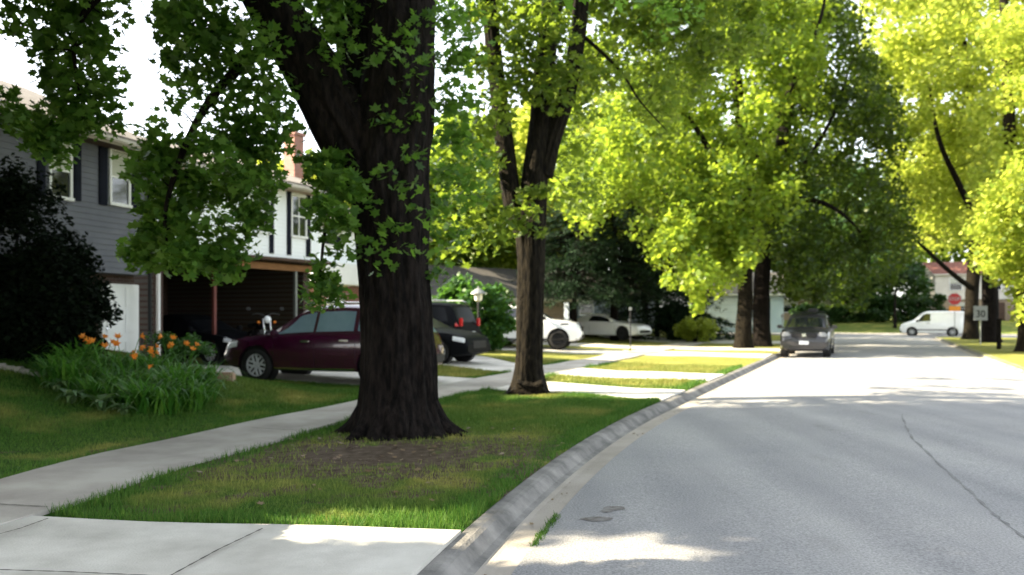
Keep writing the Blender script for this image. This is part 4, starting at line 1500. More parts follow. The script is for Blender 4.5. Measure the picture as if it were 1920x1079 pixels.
# ------------------------------------------------------------------ cars
MAROON = mat('dark red paint', (0.034, 0.0022, 0.017), (0.038, 0.0025, 0.019), 2, 0.22, spec=0.5, coat=1.0)
BLACKP = mat('black paint', (0.004, 0.0045, 0.006), (0.005, 0.0055, 0.007), 2, 0.5, spec=0.07)
SMOKED = mat('smoked glass', (0.006, 0.007, 0.009), (0.008, 0.009, 0.011), 1, 0.3, spec=0.12)
WHITEP = mat('white paint', (0.74, 0.75, 0.76), (0.78, 0.79, 0.80), 2, 0.25, spec=0.5, coat=1.0)
GREYP = mat('dark grey paint', (0.018, 0.017, 0.020), (0.024, 0.023, 0.026), 2, 0.3, spec=0.5, coat=.5)
LAMPDULL = mat('dull lamp glass', (0.20, 0.21, 0.22), (0.30, 0.31, 0.33), 8, 0.15, spec=0.8)
LITGLASS = mat('daylit glass', (0.10, 0.16, 0.19), (0.14, 0.21, 0.24), 1.5, 0.06, spec=0.9)  # pale blue base stands for daylight showing through the cabin
PLATE = mat('number plate', (0.66, 0.68, 0.70), (0.72, 0.74, 0.76), 6, 0.5)


class Car:
    def __init__(s, name, label, cat, L, W, top, belt, paint, wheels, wr=.35, clear=.24, roofz=None, glass=None):
        s.root = thing(name, label, cat)
        s.L, s.W, s.wr, s.wheels = L, W, wr, wheels
        s.tx, s.tz = [p[0] for p in top][::-1], [p[1] for p in top][::-1]
        s.bx, s.bz = [p[0] for p in belt][::-1], [p[1] for p in belt][::-1]
        s.roofz = roofz or max(s.tz)
        s.clear = clear
        s.paint = paint
        s.glass = glass or CARGLASS
        s.xs = sorted(set([round(x, 3) for x in np.linspace(-L / 2, L / 2, 61)] + [-L / 2 + .03, -L / 2 + .08, L / 2 - .03, L / 2 - .08]))
        dense = np.linspace(-L / 2 - .5, L / 2 + .5, 1201)
        z = np.interp(dense, s.tx, s.tz)
        k = np.ones(29) / 29
        zs = np.convolve(np.pad(z, 14, mode='edge'), k, mode='valid')
        s.dense, s.zs = dense, zs
        s.body()

    def top(s, x):
        return float(np.interp(x, s.dense, s.zs))

    def ring(s, x):
        L, W = s.L, s.W
        zt = s.top(x)
        bl = float(np.interp(x, s.bx, s.bz))
        b = min(bl, zt - .045)
        e = abs(x) / (L / 2)
        w = W / 2 * (1 - .16 * max(0, (e - .62) / .38) ** 2.6)
        g = min(max((zt - bl) / max(s.roofz - bl, .01), 0), 1)
        wr_ = w * (.86 * (1 - g) + .735 * g)
        zb = s.clear + .10 * max(0, (e - .8) / .2) ** 2
        h = b - zb
        return [(0, zb), (w * .80, zb), (w * .955, zb + .05), (w * .985, zb + .28 * h), (w, zb + .58 * h), (w * .988, zb + .86 * h), (w * .945, b), (wr_, max(b + .012, zt - .05 - .02 * g)), (wr_ * .86, zt - .014), (wr_ * .5, zt), (0, zt + .010)]

    def side(s, x, k0, v, sgn, off=0.0):
        """point on the flank between ring points k0 and k0+1"""
        r = s.ring(x)
        a, b = r[k0], r[k0 + 1]
        y, z = a[0] + (b[0] - a[0]) * v, a[1] + (b[1] - a[1]) * v
        nz_, ny_ = -(b[0] - a[0]), (b[1] - a[1])
        l = math.hypot(nz_, ny_) or 1
        return (x, sgn * (y + off * ny_ / l), z + off * nz_ / l)

    def flank(s, x, z, sgn, off=0.004):
        r = s.ring(x)
        for k in range(1, 7):
            if r[k][1] <= z <= r[k + 1][1] + 1e-6:
                return s.side(x, k, (z - r[k][1]) / max(r[k + 1][1] - r[k][1], 1e-6), sgn, off)
        return s.side(x, 6, 0, sgn, off)

    def roofpt(s, x, f, off=0.0):
        """point on the top surface, f in -1..1 across"""
        r = s.ring(x)[7:]
        y = f * r[0][0]
        ay = abs(y)
        z = float(np.interp(ay, [p[0] for p in r][::-1], [p[1] for p in r][::-1]))
        sl = (s.top(x + .02) - s.top(x - .02)) / .04
        n = Vector((-sl, 0, 1)).normalized()
        return (x + n.x * off, y, z + n.z * off)

    def body(s):
        mb = MB()
        rings = []
        for x in s.xs:
            r = s.ring(x)
            rings.append([(x, y, z) for y, z in r] + [(x, -y, z) for y, z in r[-2:0:-1]])
        n = len(rings[0])
        vs = [p for r in rings for p in r]
        fs = [(i * n + k, i * n + (k + 1) % n, (i + 1) * n + (k + 1) % n, (i + 1) * n + k) for i in range(len(rings) - 1) for k in range(n)]
        fs += [list(range(n)), [(len(rings) - 1) * n + k for k in range(n)]]
        mb.add(vs, fs)
        o = mb.build('body', s.paint, s.root, smooth=35)
        cut = MB()
        for wx in s.wheels:
            for sg in (-1, 1):
                y0, y1 = (s.W / 2 - .30, s.W / 2 + .2) if sg > 0 else (-s.W / 2 - .2, -s.W / 2 + .30)
                cut.lathe([(0, y0), (s.wr * 1.17, y0), (s.wr * 1.17, y1), (0, y1)], 32, 'y', (wx, 0, s.wr))
        bm = bmesh.new()
        co_ = cut.build('cutter', s.paint)
        bm.from_mesh(co_.data)
        bmesh.ops.remove_doubles(bm, verts=bm.verts[:], dist=1e-5)
        bmesh.ops.recalc_face_normals(bm, faces=bm.faces[:])
        bm.to_mesh(co_.data)
        bm.free()
        md = o.modifiers.new('b', 'BOOLEAN')
        md.operation = 'DIFFERENCE'
        md.object = co_
        md.solver = 'EXACT'
        dg = bpy.context.evaluated_depsgraph_get()
        me = bpy.data.meshes.new_from_object(o.evaluated_get(dg))
        o.modifiers.clear()
        if len(me.polygons) > 200:
            o.data = me
        bpy.data.objects.remove(co_)
        s.bodyo = o
        for wx in s.wheels:
            for sg in (-1, 1):
                lin_ = MB()
                yi, yo = sg * (s.W / 2 - .292), sg * (s.W / 2 - .07)
                lin_.lathe([(0, yi), (s.wr * 1.16, yi), (s.wr * 1.16, yo)], 32, 'y', (wx, 0, s.wr))
                lin_.build('wheel_arch', BLACK, s.root)

    def wheel(s, rimmat=None, spokes=5, dark=False):
        for wx in s.wheels:
            for sg in (-1, 1):
                R_, wd = s.wr, .115
                yc = sg * (s.W / 2 - .135)
                mb = MB()
                mb.lathe([(R_ * .66, -wd), (R_ * .90, -wd), (R_ * .975, -wd * .8), (R_, -wd * .4), (R_, wd * .4), (R_ * .975, wd * .8), (R_ * .90, wd), (R_ * .66, wd), (R_ * .64, 0), (R_ * .66, -wd)], 36, 'y', (wx, yc, R_))
                t = mb.build('wheel', RUBBER, s.root, smooth=40)
                rb = MB()
                f = sg * wd * .75
                rb.lathe([(R_ * .67, f), (R_ * .60, f + sg * .006), (R_ * .60, f - sg * .05)], 32, 'y', (wx, yc, R_), 0)
                rb.lathe([(0, f - sg * .06), (R_ * .61, f - sg * .06)], 32, 'y', (wx, yc, R_), 1)
                rb.lathe([(0, f + sg * .004), (R_ * .13, f), (R_ * .15, f - sg * .05)], 20, 'y', (wx, yc, R_), 0)
                for k in range(spokes):
                    th = 2 * PI * k / spokes + .3
                    M = Matrix.Translation((wx, yc + f - sg * .018, R_)) @ Matrix.Rotation(th, 4, 'Y')
                    for dx in ((-.045, .045) if spokes <= 6 else (0,)):
                        rb.bbox(dx - .022, dx + .022, -.02, .02, R_ * .08, R_ * .63, .008, 0, M)
                rb.build('rim', [rimmat or ALLOY, BLACK] if not dark else [BLACK, BLACK], t, smooth=40)

    def win(s, name, xb0, xb1, xt0, xt1, v0=.08, v1=.86, both=True):
        for sg in ((-1, 1) if both else (1,)):
            mb = MB()
            nx, nv = 10, 4
            vs, fs = [], []
            for i in range(nx + 1):
                for j in range(nv + 1):
                    q = j / nv
                    a, b = xb0 + (xt0 - xb0) * q, xb1 + (xt1 - xb1) * q
                    vs.append(s.side(a + (b - a) * i / nx, 6, v0 + (v1 - v0) * q, sg, .006))
            for i in range(nx):
                for j in range(nv):
                    k = i * (nv + 1) + j
                    fs.append((k, k + nv + 1, k + nv + 2, k + 1))
            mb.add(vs, fs)
            o = mb.build(name, s.glass, s.root, smooth=True)

    def screen(s, name, xa, xb, f=.93, off=.008):
        nx, nf = 10, 10
        vs = [s.roofpt(xa + (xb - xa) * i / nx, -f + 2 * f * j / nf, off) for i in range(nx + 1) for j in range(nf + 1)]
        fs = [(i * (nf + 1) + j, (i + 1) * (nf + 1) + j, (i + 1) * (nf + 1) + j + 1, i * (nf + 1) + j + 1) for i in range(nx) for j in range(nf)]
        MB().add(vs, fs).build(name, s.glass, s.root, smooth=True)

    def patch(s, name, x0, x1, z0, z1, m, sides=(-1, 1), off=.006, parent=None, shear=0.0, wrap=False):
        out = None
        for sg in sides:
            vs, fs = [], []
            nx, nz_ = 8, 4
            for i in range(nx + 1):
                for j in range(nz_ + 1):
                    x = x0 + (x1 - x0) * i / nx
                    z = z0 + (z1 - z0) * j / nz_ + shear * i / nx
                    vs.append(s.flank(x, z, sg, off))
            for i in range(nx):
                for j in range(nz_):
                    k = i * (nz_ + 1) + j
                    fs.append((k, k + nz_ + 1, k + nz_ + 2, k + 1))
            out = MB().add(vs, fs).build(name, m, parent or s.root, smooth=True)
        return out

    def seam(s, x, z0, z1, sides=(-1, 1)):
        s.patch('door_seam', x - .006, x + .006, z0, z1, BLACK, sides, .003)

    def mirror(s, x, z, m=None):
        for sg in (-1, 1):
            y = s.W / 2
            mb = MB()
            mb.bbox(x - .07, x + .07, min(sg * (y - .01), sg * (y + .2)), max(sg * (y - .01), sg * (y + .2)), z, z + .15, .04)
            mb.box(x - .02, x + .03, min(sg * (y - .12), sg * (y + .02)), max(sg * (y - .12), sg * (y + .02)), z + .02, z + .07)
            mb.build('mirror', m or s.paint, s.root, smooth=40)

    def handle(s, x, z, m=None):
        for sg in (-1, 1):
            p = s.flank(x, z, sg, .02)
            MB().bbox(p[0] - .11, p[0] + .11, p[1] - .02, p[1] + .02, p[2] - .02, p[2] + .02, .012).build('door_handle', m or CHROME, s.root)

    def fbox(s, name, x0, x1, y0, y1, z0, z1, m, b=.02, parent=None):
        return MB().bbox(x0, x1, y0, y1, z0, z1, b).build(name, m, parent or s.root, smooth=40)

    def place(s, X, Y, ang, z=None):
        s.root.location = (X, Y, ground(X, Y) + .03 if z is None else z)
        s.root.rotation_euler = (0, 0, ang)


STREET = math.atan2(1, .45)          # heading up the street
ACROSS = math.atan2(-.387, .922)     # heading from the houses to the street


def suv_profile(L, roof=1.70, hood=1.08):
    h = L / 2
    return [(h + .02, .62), (h - .02, .80), (h - .12, hood - .14), (h - .5, hood - .04), (h - 1.15, hood + .02), (h - 1.95, roof - .12), (h - 2.35, roof - .02), (h - 3.0, roof), (-h + .9, roof - .03), (-h + .42, roof - .09), (-h + .14, 1.12), (-h + .03, 1.0), (-h - .02, .70)]


# dark red suv
c = Car('suv', 'dark red suv with bright silver wheels in front of the open carport', 'car', 4.7, 1.95, suv_profile(4.7, 1.74, 1.08), [(2.5, 1.0), (1.2, 1.06), (-1.5, 1.13), (-2.5, 1.15)], MAROON, (1.46, -1.45), .385, .27, glass=LITGLASS)
c.wheel(spokes=6)
c.win('side_window', .05, .98, .02, .42)
c.win('side_window', -.92, -.02, -.92, -.05)
c.win('side_window', -1.85, -1.02, -1.62, -1.02)
c.screen('windshield', 1.12, .50)
c.screen('rear_window', -2.22, -1.98)
c.patch('headlight', 1.94, 2.25, .80, .93, LAMPGLASS, shear=-.06)
c.patch('side_sill', -.95, 1.0, .30, .345, CHROME, off=.012)
c.patch('cladding', -2.0, 2.0, .262, .30, BLACK, off=.006)
c.seam(1.02, .34, 1.0)
c.seam(0.0, .34, 1.05)
c.seam(-.98, .45, 1.05)
c.mirror(.92, 1.03, MAROON)
c.handle(.22, .93)
c.handle(-.72, .95)
c.patch('tail_light', -2.31, -2.08, .97, 1.1, REDLAMP)
for sg in (-1, 1):
    MB().tube([(.25, sg * .66, 1.74), (.1, sg * .66, 1.785), (-1.5, sg * .66, 1.775), (-1.65, sg * .66, 1.73)], .018, 8).build('roof_rail', CHROME, c.root, smooth=True)
c.fbox('grille', 2.305, 2.36, -.42, .42, .60, .82, BLACK)
c.fbox('rear_bumper', -2.40, -2.28, -.80, .80, .42, .62, BLACK, .04)
SUVANG = ACROSS + PI
c.place(-4.07, 18.40, ACROSS + PI + .13)
SUV_RED = c

# black sedan, nose to the street
def sedan_profile(L, roof=1.44, hood=.92):
    h = L / 2
    return [(h + .02, .50), (h - .02, .66), (h - .12, hood - .17), (h - .5, hood - .06), (h - 1.25, hood + .04), (h - 2.0, roof - .10), (h - 2.35, roof - .01), (h - 2.8, roof), (-h + 1.35, roof - .05), (-h + .62, 1.08), (-h + .25, 1.06), (-h + .05, 1.0), (-h - .02, .7)]


c = Car('sedan', 'black sedan parked nose to the street, peeking out right of the huge trunk', 'car', 4.75, 1.84, sedan_profile(4.75, 1.47, .98), [(2.4, .86), (1.2, .93), (-1.5, .99), (-2.4, 1.0)], BLACKP, (1.45, -1.38), .345, .2, glass=SMOKED)
c.wheel(spokes=5)
c.win('side_window', -.05, .92, -.05, .45)
c.win('side_window', -1.15, -.15, -.95, -.15)
c.screen('windshield', 1.08, .42)
c.screen('rear_window', -1.72, -1.1)
c.patch('headlight', 1.92, 2.28, .68, .81, LAMPGLASS, shear=-.06)
c.fbox('grille', 2.33, 2.385, -.45, .45, .42, .66, BLACK)
c.fbox('fog_light', 2.24, 2.345, .50, .66, .38, .46, LAMPGLASS)
c.fbox('fog_light', 2.24, 2.345, -.66, -.50, .38, .46, LAMPGLASS)
c.mirror(.82, .96)
c.handle(.1, .86)
c.handle(-.9, .87)
c.patch('tail_light', -2.34, -2.1, .82, .96, REDLAMP)
c.place(-3.15, 25.2, ACROSS - .02)
# black minivan, tail to the street
c = Car('minivan', 'tall black minivan with roof rack and red tail lamp behind the black sedan', 'car', 5.0, 1.96, suv_profile(5.0, 1.86, 1.10), [(2.5, 1.0), (1.2, 1.08), (-1.5, 1.14), (-2.5, 1.16)], BLACKP, (1.55, -1.45), .36, .22, glass=SMOKED)
c.wheel(spokes=5)
c.win('side_window', .2, 1.1, .1, .6)
c.win('side_window', -.95, .1, -.95, .05)
c.win('side_window', -2.05, -1.05, -1.85, -1.05)
c.screen('windshield', 1.28, .62)
c.screen('rear_window', -2.36, -2.12)
c.patch('tail_light', -2.44, -2.30, 1.02, 1.32, REDLAMP, off=.01)
c.fbox('tail_light', -2.475, -2.40, .60, .78, 1.02, 1.30, REDLAMP)
c.fbox('tail_light', -2.475, -2.40, -.78, -.60, 1.02, 1.30, REDLAMP)
for sg in (-1, 1):
    MB().tube([(.2, sg * .68, 1.86), (.05, sg * .68, 1.92), (-1.8, sg * .68, 1.91), (-1.95, sg * .68, 1.85)], .02, 8).build('roof_rail', ALLOY, c.root, smooth=True)
c.fbox('rear_bumper', -2.55, -2.44, -.86, .86, .42, .66, BLACKP, .05)
c.fbox('number_plate', -2.56, -2.545, -.16, .16, .72, .84, PLATE, .004)
c.mirror(1.02, 1.1)
c.place(-3.7, 28.6, ACROSS + PI)

# white suv
c = Car('suv', 'white suv with dark windows parked behind the slim maple', 'car', 4.55, 1.88, suv_profile(4.55, 1.72, 1.12), [(2.3, 1.04), (1.2, 1.12), (-1.5, 1.18), (-2.3, 1.18)], WHITEP, (1.38, -1.34), .37, .27)
c.wheel(dark=True)
c.win('side_window', -.1, .95, -.1, .4)
c.win('side_window', -1.05, -.2, -1.05, -.2)
c.win('side_window', -1.85, -1.15, -1.6, -1.15)
c.screen('windshield', 1.05, .42)
c.screen('rear_window', -2.1, -1.88)
c.patch('headlight', 1.85, 2.2, .84, .95, LAMPGLASS, shear=-.05)
c.patch('cladding', -2.1, 2.1, .29, .40, BLACK, off=.006)
c.fbox('front_bumper', 2.16, 2.31, -.78, .78, .34, .56, BLACK, .05)
c.fbox('grille', 2.23, 2.30, -.5, .5, .66, .86, BLACK)
c.patch('tail_light', -2.24, -2.02, .98, 1.12, REDLAMP)
c.patch('lamp_bar', 1.45, 1.78, .93, .99, BLACK, off=.008)
c.mirror(.85, 1.12, BLACK)
c.handle(.1, 1.0, WHITEP)
c.handle(-.85, 1.0, WHITEP)
c.place(.60, 34.2, ACROSS + .25)
c.root.scale = (1.06, 1.06, 1.06)
# white coupe
c = Car('coupe', 'low white coupe partly hidden by the bare spruce trunk', 'car', 4.6, 1.84, sedan_profile(4.6, 1.38, .92), [(2.3, .84), (1.2, .90), (-1.5, .96), (-2.3, .98)], WHITEP, (1.42, -1.36), .345, .19)
c.wheel(dark=True)
c.win('side_window', -.7, .9, -.55, .45)
c.screen('windshield', 1.02, .42)
c.screen('rear_window', -1.7, -1.05)
c.patch('headlight', 1.8, 2.2, .68, .78, LAMPGLASS, shear=-.05)
c.fbox('air_intake', 2.22, 2.31, -.62, .62, .30, .52, BLACK, .04)
c.mirror(.8, .93)
c.handle(-.4, .86, WHITEP)
c.patch('tail_light', -2.26, -2.02, .82, .93, REDLAMP)
c.seam(.98, .3, .86)
c.seam(-.62, .3, .9)
c.place(5.25, 44.0, ACROSS - .25)
# dark sedan in the carport
c = Car('sedan', 'dark blue black sedan parked inside the carport behind the lilies', 'car', 4.5, 1.78, sedan_profile(4.5, 1.42, .92), [(2.3, .86), (1.2, .92), (-1.5, .98), (-2.3, 1.0)], BLACKP, (1.38, -1.33), .33, .2, glass=SMOKED)
c.wheel(spokes=5)
c.win('side_window', -.05, .9, -.05, .42)
c.win('side_window', -1.1, -.15, -.9, -.15)
c.screen('windshield', 1.02, .4)
c.screen('rear_window', -1.66, -1.05)
c.patch('headlight', 1.85, 2.15, .66, .79, LAMPGLASS, shear=-.05)
c.patch('tail_light', -2.2, -2.0, .8, .93, REDLAMP)
c.mirror(.78, .93)
c.place(-9.35, 23.6, ACROSS)

# parked suv facing us at the kerb
c = Car('suv', 'dark grey suv parked at the left kerb facing the viewer with pale plate', 'car', 4.55, 1.84, suv_profile(4.55, 1.70, 1.10), [(2.3, 1.02), (1.2, 1.08), (-1.5, 1.14), (-2.3, 1.14)], GREYP, (1.40, -1.34), .36, .26)
c.wheel(spokes=5)
c.win('side_window', -.1, .95, -.1, .4)
c.win('side_window', -1.05, -.2, -1.05, -.2)
c.win('side_window', -1.85, -1.15, -1.6, -1.15)
c.screen('windshield', 1.04, .44)
c.screen('rear_window', -2.1, -1.88)
for sg in (-1, 1):
    hl = c.fbox('headlight', 2.06, 2.262, min(sg * .50, sg * .80), max(sg * .50, sg * .80), .78, .99, LAMPDULL, .05)
    c.fbox('fog_light', 2.18, 2.30, min(sg * .46, sg * .64), max(sg * .46, sg * .64), .44, .53, BLACK, .03)
c.fbox('grille', 2.18, 2.275, -.46, .46, .76, .96, BLACK, .03)
c.fbox('bumper', 2.15, 2.33, -.84, .84, .40, .70, GREYP, .07)
c.fbox('emblem', 2.27, 2.29, -.07, .07, .82, .94, CHROME, .03)
c.fbox('number_plate', 2.33, 2.342, -.17, .17, .53, .66, PLATE, .004)
c.mirror(.85, 1.10)
for yy in (-.3, .3):
    MB().tube([c.roofpt(1.0, yy * .9, .016), c.roofpt(.80, yy * .6 + .18, .014)], .007, 5).build('wiper', BLACK, c.root)
for xx in (.1, -.9):
    MB().bbox(xx - .03, xx + .03, -.62, .62, 1.735, 1.765, .01).build('roof_bar', BLACK, c.root)
c.fbox('luggage', -.55, -.05, -.05, .35, 1.767, 1.90, BLACK, .05)
yy_, tt_ = 30.4, 1.28
X_, Y_ = [float(q) for q in XY(yy_ + 2.2, tt_ - .28)]
c.place(X_, Y_, STREET + PI, -.10)

# white van on the cross street
h = 2.15
c = Car('van', 'small white cargo van on the far cross street by the stop sign', 'van', 4.3, 1.78, [(2.17, .55), (2.1, .78), (1.95, .95), (1.35, 1.12), (.72, 1.68), (.4, 1.80), (-.5, 1.83), (-1.9, 1.82), (-2.08, 1.72), (-2.14, 1.0), (-2.17, .5)], [(2.2, .9), (1.2, 1.02), (-2.2, 1.08)], WHITEP, (1.35, -1.25), .32, .2)
c.wheel(dark=False, spokes=7)
c.win('side_window', .15, 1.12, .15, .62)
c.screen('windshield', 1.28, .74)
c.patch('headlight', 1.78, 2.05, .70, .88, LAMPGLASS, shear=-.04)
c.fbox('bumper', 2.0, 2.18, -.78, .78, .24, .48, BLACK, .06)
c.patch('side_trim', -1.0, 1.0, .42, .50, BLACK, off=.008)
c.mirror(1.0, 1.05, BLACK)
c.handle(.3, .95, BLACK)
c.patch('tail_light', -2.13, -2.06, .9, 1.3, REDLAMP)
X_, Y_ = 30.6, 58.6
c.place(X_ + .25, Y_, math.atan2(.387, -.922) - .12, -.06)

# ------------------------------------------------------------------ motorcycle in the carport mouth
m = thing('motorcycle', 'dark motorcycle with round bright headlamp in the carport mouth', 'motorcycle')
for wx in (.72, -.72):
    mb = MB().lathe([(.22, -.05), (.29, -.06), (.32, 0), (.29, .06), (.22, .05), (.22, -.05)], 28, 'y', (wx, 0, .32))
    t = mb.build('wheel', RUBBER, m, smooth=40)
    rb = MB().lathe([(.04, -.03), (.04, .03), (.22, .02), (.22, -.02), (.04, -.03)], 24, 'y', (wx, 0, .32))
    rb.build('rim', ALLOY, t)
MB().tube([(.72, .09, .32), (.50, .09, .95)], .028, 8).tube([(.72, -.09, .32), (.50, -.09, .95)], .028, 8).build('fork', CHROME, m, smooth=True)
MB().tube([(.46, -.38, 1.06), (.42, -.2, 1.1), (.5, 0, 1.02), (.42, .2, 1.1), (.46, .38, 1.06)], .016, 8).build('handlebar', BLACK, m, smooth=True)
MB().lathe([(0, .58), (.08, .575), (.10, .55), (.095, .50), (.05, .44), (0, .43)], 20, 'x', (.06, 0, .93)).build('headlight', LAMPGLASS, m, smooth=True)
MB().bbox(-.25, .42, -.16, .16, .66, .92, .09).build('fuel_tank', BLACKP, m, smooth=40)
MB().bbox(-.85, -.22, -.14, .14, .70, .82, .05).build('seat', BLACK, m, smooth=40)
MB().bbox(-.30, .34, -.17, .17, .26, .64, .06).build('engine', GREYP, m, smooth=40)
for sg in (-1, 1):
    MB().lathe([(0, .05), (.035, .04), (.04, 0), (0, -.03)], 12, 'x', (.52, sg * .22, .86)).build('turn_signal', PETAL, m)
    MB().bbox(.40, .43, sg * .46 - .06, sg * .46 + .06, 1.18, 1.27, .015).build('mirror', BLACK, m)
p = at(488, 588, 22.2)
m.location = (p.x, p.y, ground(p.x, p.y) + .05 + .35)
m.rotation_euler = (0, 0, ACROSS - .55)
# a low step under it
# ------------------------------------------------------------------ signs, posts, lamp
def sheet_metal_poly(n, r, th0=0):
    return [(r * math.cos(th0 + 2 * PI * k / n), 0, r * math.sin(th0 + 2 * PI * k / n)) for k in range(n)]


def text_obj(txt, size, m, parent, loc, name='lettering', squash=1.0):
    cu = bpy.data.curves.new(name, 'FONT')
    cu.body = txt
    cu.size = size
    cu.align_x = 'CENTER'
    cu.align_y = 'CENTER'
    cu.extrude = .002
    cu.offset = size * .012
    o = bpy.data.objects.new(name, cu)
    C.objects.link(o)
    dg = bpy.context.evaluated_depsgraph_get()
    me = bpy.data.meshes.new_from_object(o.evaluated_get(dg))
    bpy.data.objects.remove(o)
    for v in me.vertices:
        x, y, z = v.co
        v.co = (x * squash, -z, y)
    me.materials.clear()
    me.materials.append(m)
    t = link(name, me, parent, loc)
    return t


SIGNRED = mat('sign red', (0.26, 0.006, 0.012), (0.32, 0.01, 0.015), 3, 0.45)
SIGNAMB = mat('sign amber', (0.55, 0.19, 0.006), (0.6, 0.22, 0.01), 3, 0.45)
SIGNWHITE = mat('sign white', (0.24, 0.25, 0.255), (0.29, 0.30, 0.305), 3, 0.45)
p = at(1790, 588, 57.0)
z0 = ground(p.x, p.y)
s = thing('stop_sign', 'red octagonal stop sign with amber plaque below, in front of the white van', 'sign', (p.x, p.y, z0))
s.rotation_euler = (0, 0, -.38)
MB().tube([(0, .03, -.2), (0, .03, 2.95)], .03, 8).build('post', STEEL, s)
MB().prism(sheet_metal_poly(8, .46, PI / 8), (0, .012, 0)).build('sign_border', SIGNWHITE, s).location = (0, -.005, 2.62)
f = MB().prism(sheet_metal_poly(8, .425, PI / 8), (0, .004, 0)).build('sign_face', SIGNRED, s)
f.location = (0, -.0115, 2.62)
text_obj('STOP', .34, SIGNWHITE, f, (0, -.004, -.005), squash=.82)
MB().bbox(-.36, .36, -.006, .006, 1.76, 2.12, .004).build('plaque', SIGNAMB, s)
p = at(1838.5, 588, 40.7)
z0 = ground(p.x, p.y)
s = thing('speed_sign', 'white rectangular speed limit sign reading 30 before the dark elm trunk', 'sign', (p.x, p.y, z0))
s.rotation_euler = (0, 0, -.40)
MB().tube([(0, .03, -.2), (0, .03, 2.0)], .03, 8).build('post', STEEL, s)
f = MB().bbox(-.31, .31, -.006, .006, 1.25, 1.98, .004).build('sign_face', SIGNWHITE, s)
text_obj('30', .50, BLACK, f, (0, -.009, 1.56), squash=.85)
p = at(1182, 588, 33.2)
z0 = ground(p.x, p.y)
s = thing('marker_post', 'thin dark post with small pale tip on the lawn before the coupe', 'post', (p.x, p.y, z0))
MB().tube([(0, 0, -.2), (0, 0, 1.75)], .022, 8).build('pole', BLACK, s)
MB().bbox(-.06, .06, -.02, .02, 1.72, 1.86, .015).build('tip', SIGNWHITE, s)
p = at(1873, 588, 35.8)
z0 = ground(p.x, p.y)
s = thing('bollard_post', 'dark square wooden post on the right verge beside the speed limit sign', 'post', (p.x, p.y, z0))
MB().bbox(-.075, .075, -.075, .075, -.2, 1.32, .015).build('post', BARK, s)
MB().prism([(-.09, -.09, 1.32), (.09, -.09, 1.32), (.09, .09, 1.32), (-.09, .09, 1.32)], (0, 0, .04)).build('cap', BARK, s)
for px, Y, lab in ((1440, 46.5, 'slim pole lamp with white globe behind the black kerb tree'), (1467, 44.0, 'slim pole lamp with white globe nearest the left flank of the parked suv')):
    p = at(px, 588, Y)
    z0 = ground(p.x, p.y)
    s = thing('pole_lamp', lab, 'lamp', (p.x, p.y, z0))
    MB().tube([(0, 0, -.1), (0, 0, 1.35)], .025, 8).build('pole', STEEL, s)
    MB().lathe([(0, 0), (.04, .02), (.075, .11), (.06, .20), (0, .23)], 14, 'z', (0, 0, 1.35)).build('globe', SIGNWHITE, s, smooth=True)
p = at(897, 588, 29.6)
z0 = ground(p.x, p.y)
s = thing('yard_lamp', 'lantern on a post with dark cap in front of the big green bush', 'lamp', (p.x, p.y, z0))
MB().tube([(0, 0, -.1), (0, 0, 1.95)], .04, 10).build('pole', BLACK, s)
MB().lathe([(.05, 0), (.13, .05), (.16, .30)], 6, 'z', (0, 0, 1.95)).build('lamp_shade', mat('frosted lantern glass', (0.80, 0.74, 0.60), (0.86, 0.80, 0.66), 3, 0.4), s)
MB().lathe([(.30, .29), (.28, .33), (.12, .46), (.03, .50), (.03, .56), (0, .58)], 12, 'z', (0, 0, 1.95)).build('lamp_cap', STEEL, s)

# ------------------------------------------------------------------ lily bed
rng = np.random.default_rng(300)


def blade(mb_v, mb_f, base, dirv, L, w, arch, segs=5, mi=0):
    """arching strap leaf"""
    d = Vector(dirv)
    side = Vector((-d.y, d.x, 0)).normalized()
    k0 = len(mb_v)
    for i in range(segs + 1):
        t = i / segs
        p = Vector(base) + d * (L * (t * .35 + t * t * .30 * arch)) + Vector((0, 0, L * (t * .95 - arch * .62 * t * t * t)))
        ww = w * (1 - t ** 2.2) * (.55 + .9 * t * (1 - t) * 2)
        mb_v.append(tuple(p - side * ww + Vector((0, 0, .12 * ww))))
        mb_v.append(tuple(p + side * ww + Vector((0, 0, .12 * ww))))
    for i in range(segs):
        a_ = k0 + i * 2
        mb_f.append((a_, a_ + 1, a_ + 3, a_ + 2))


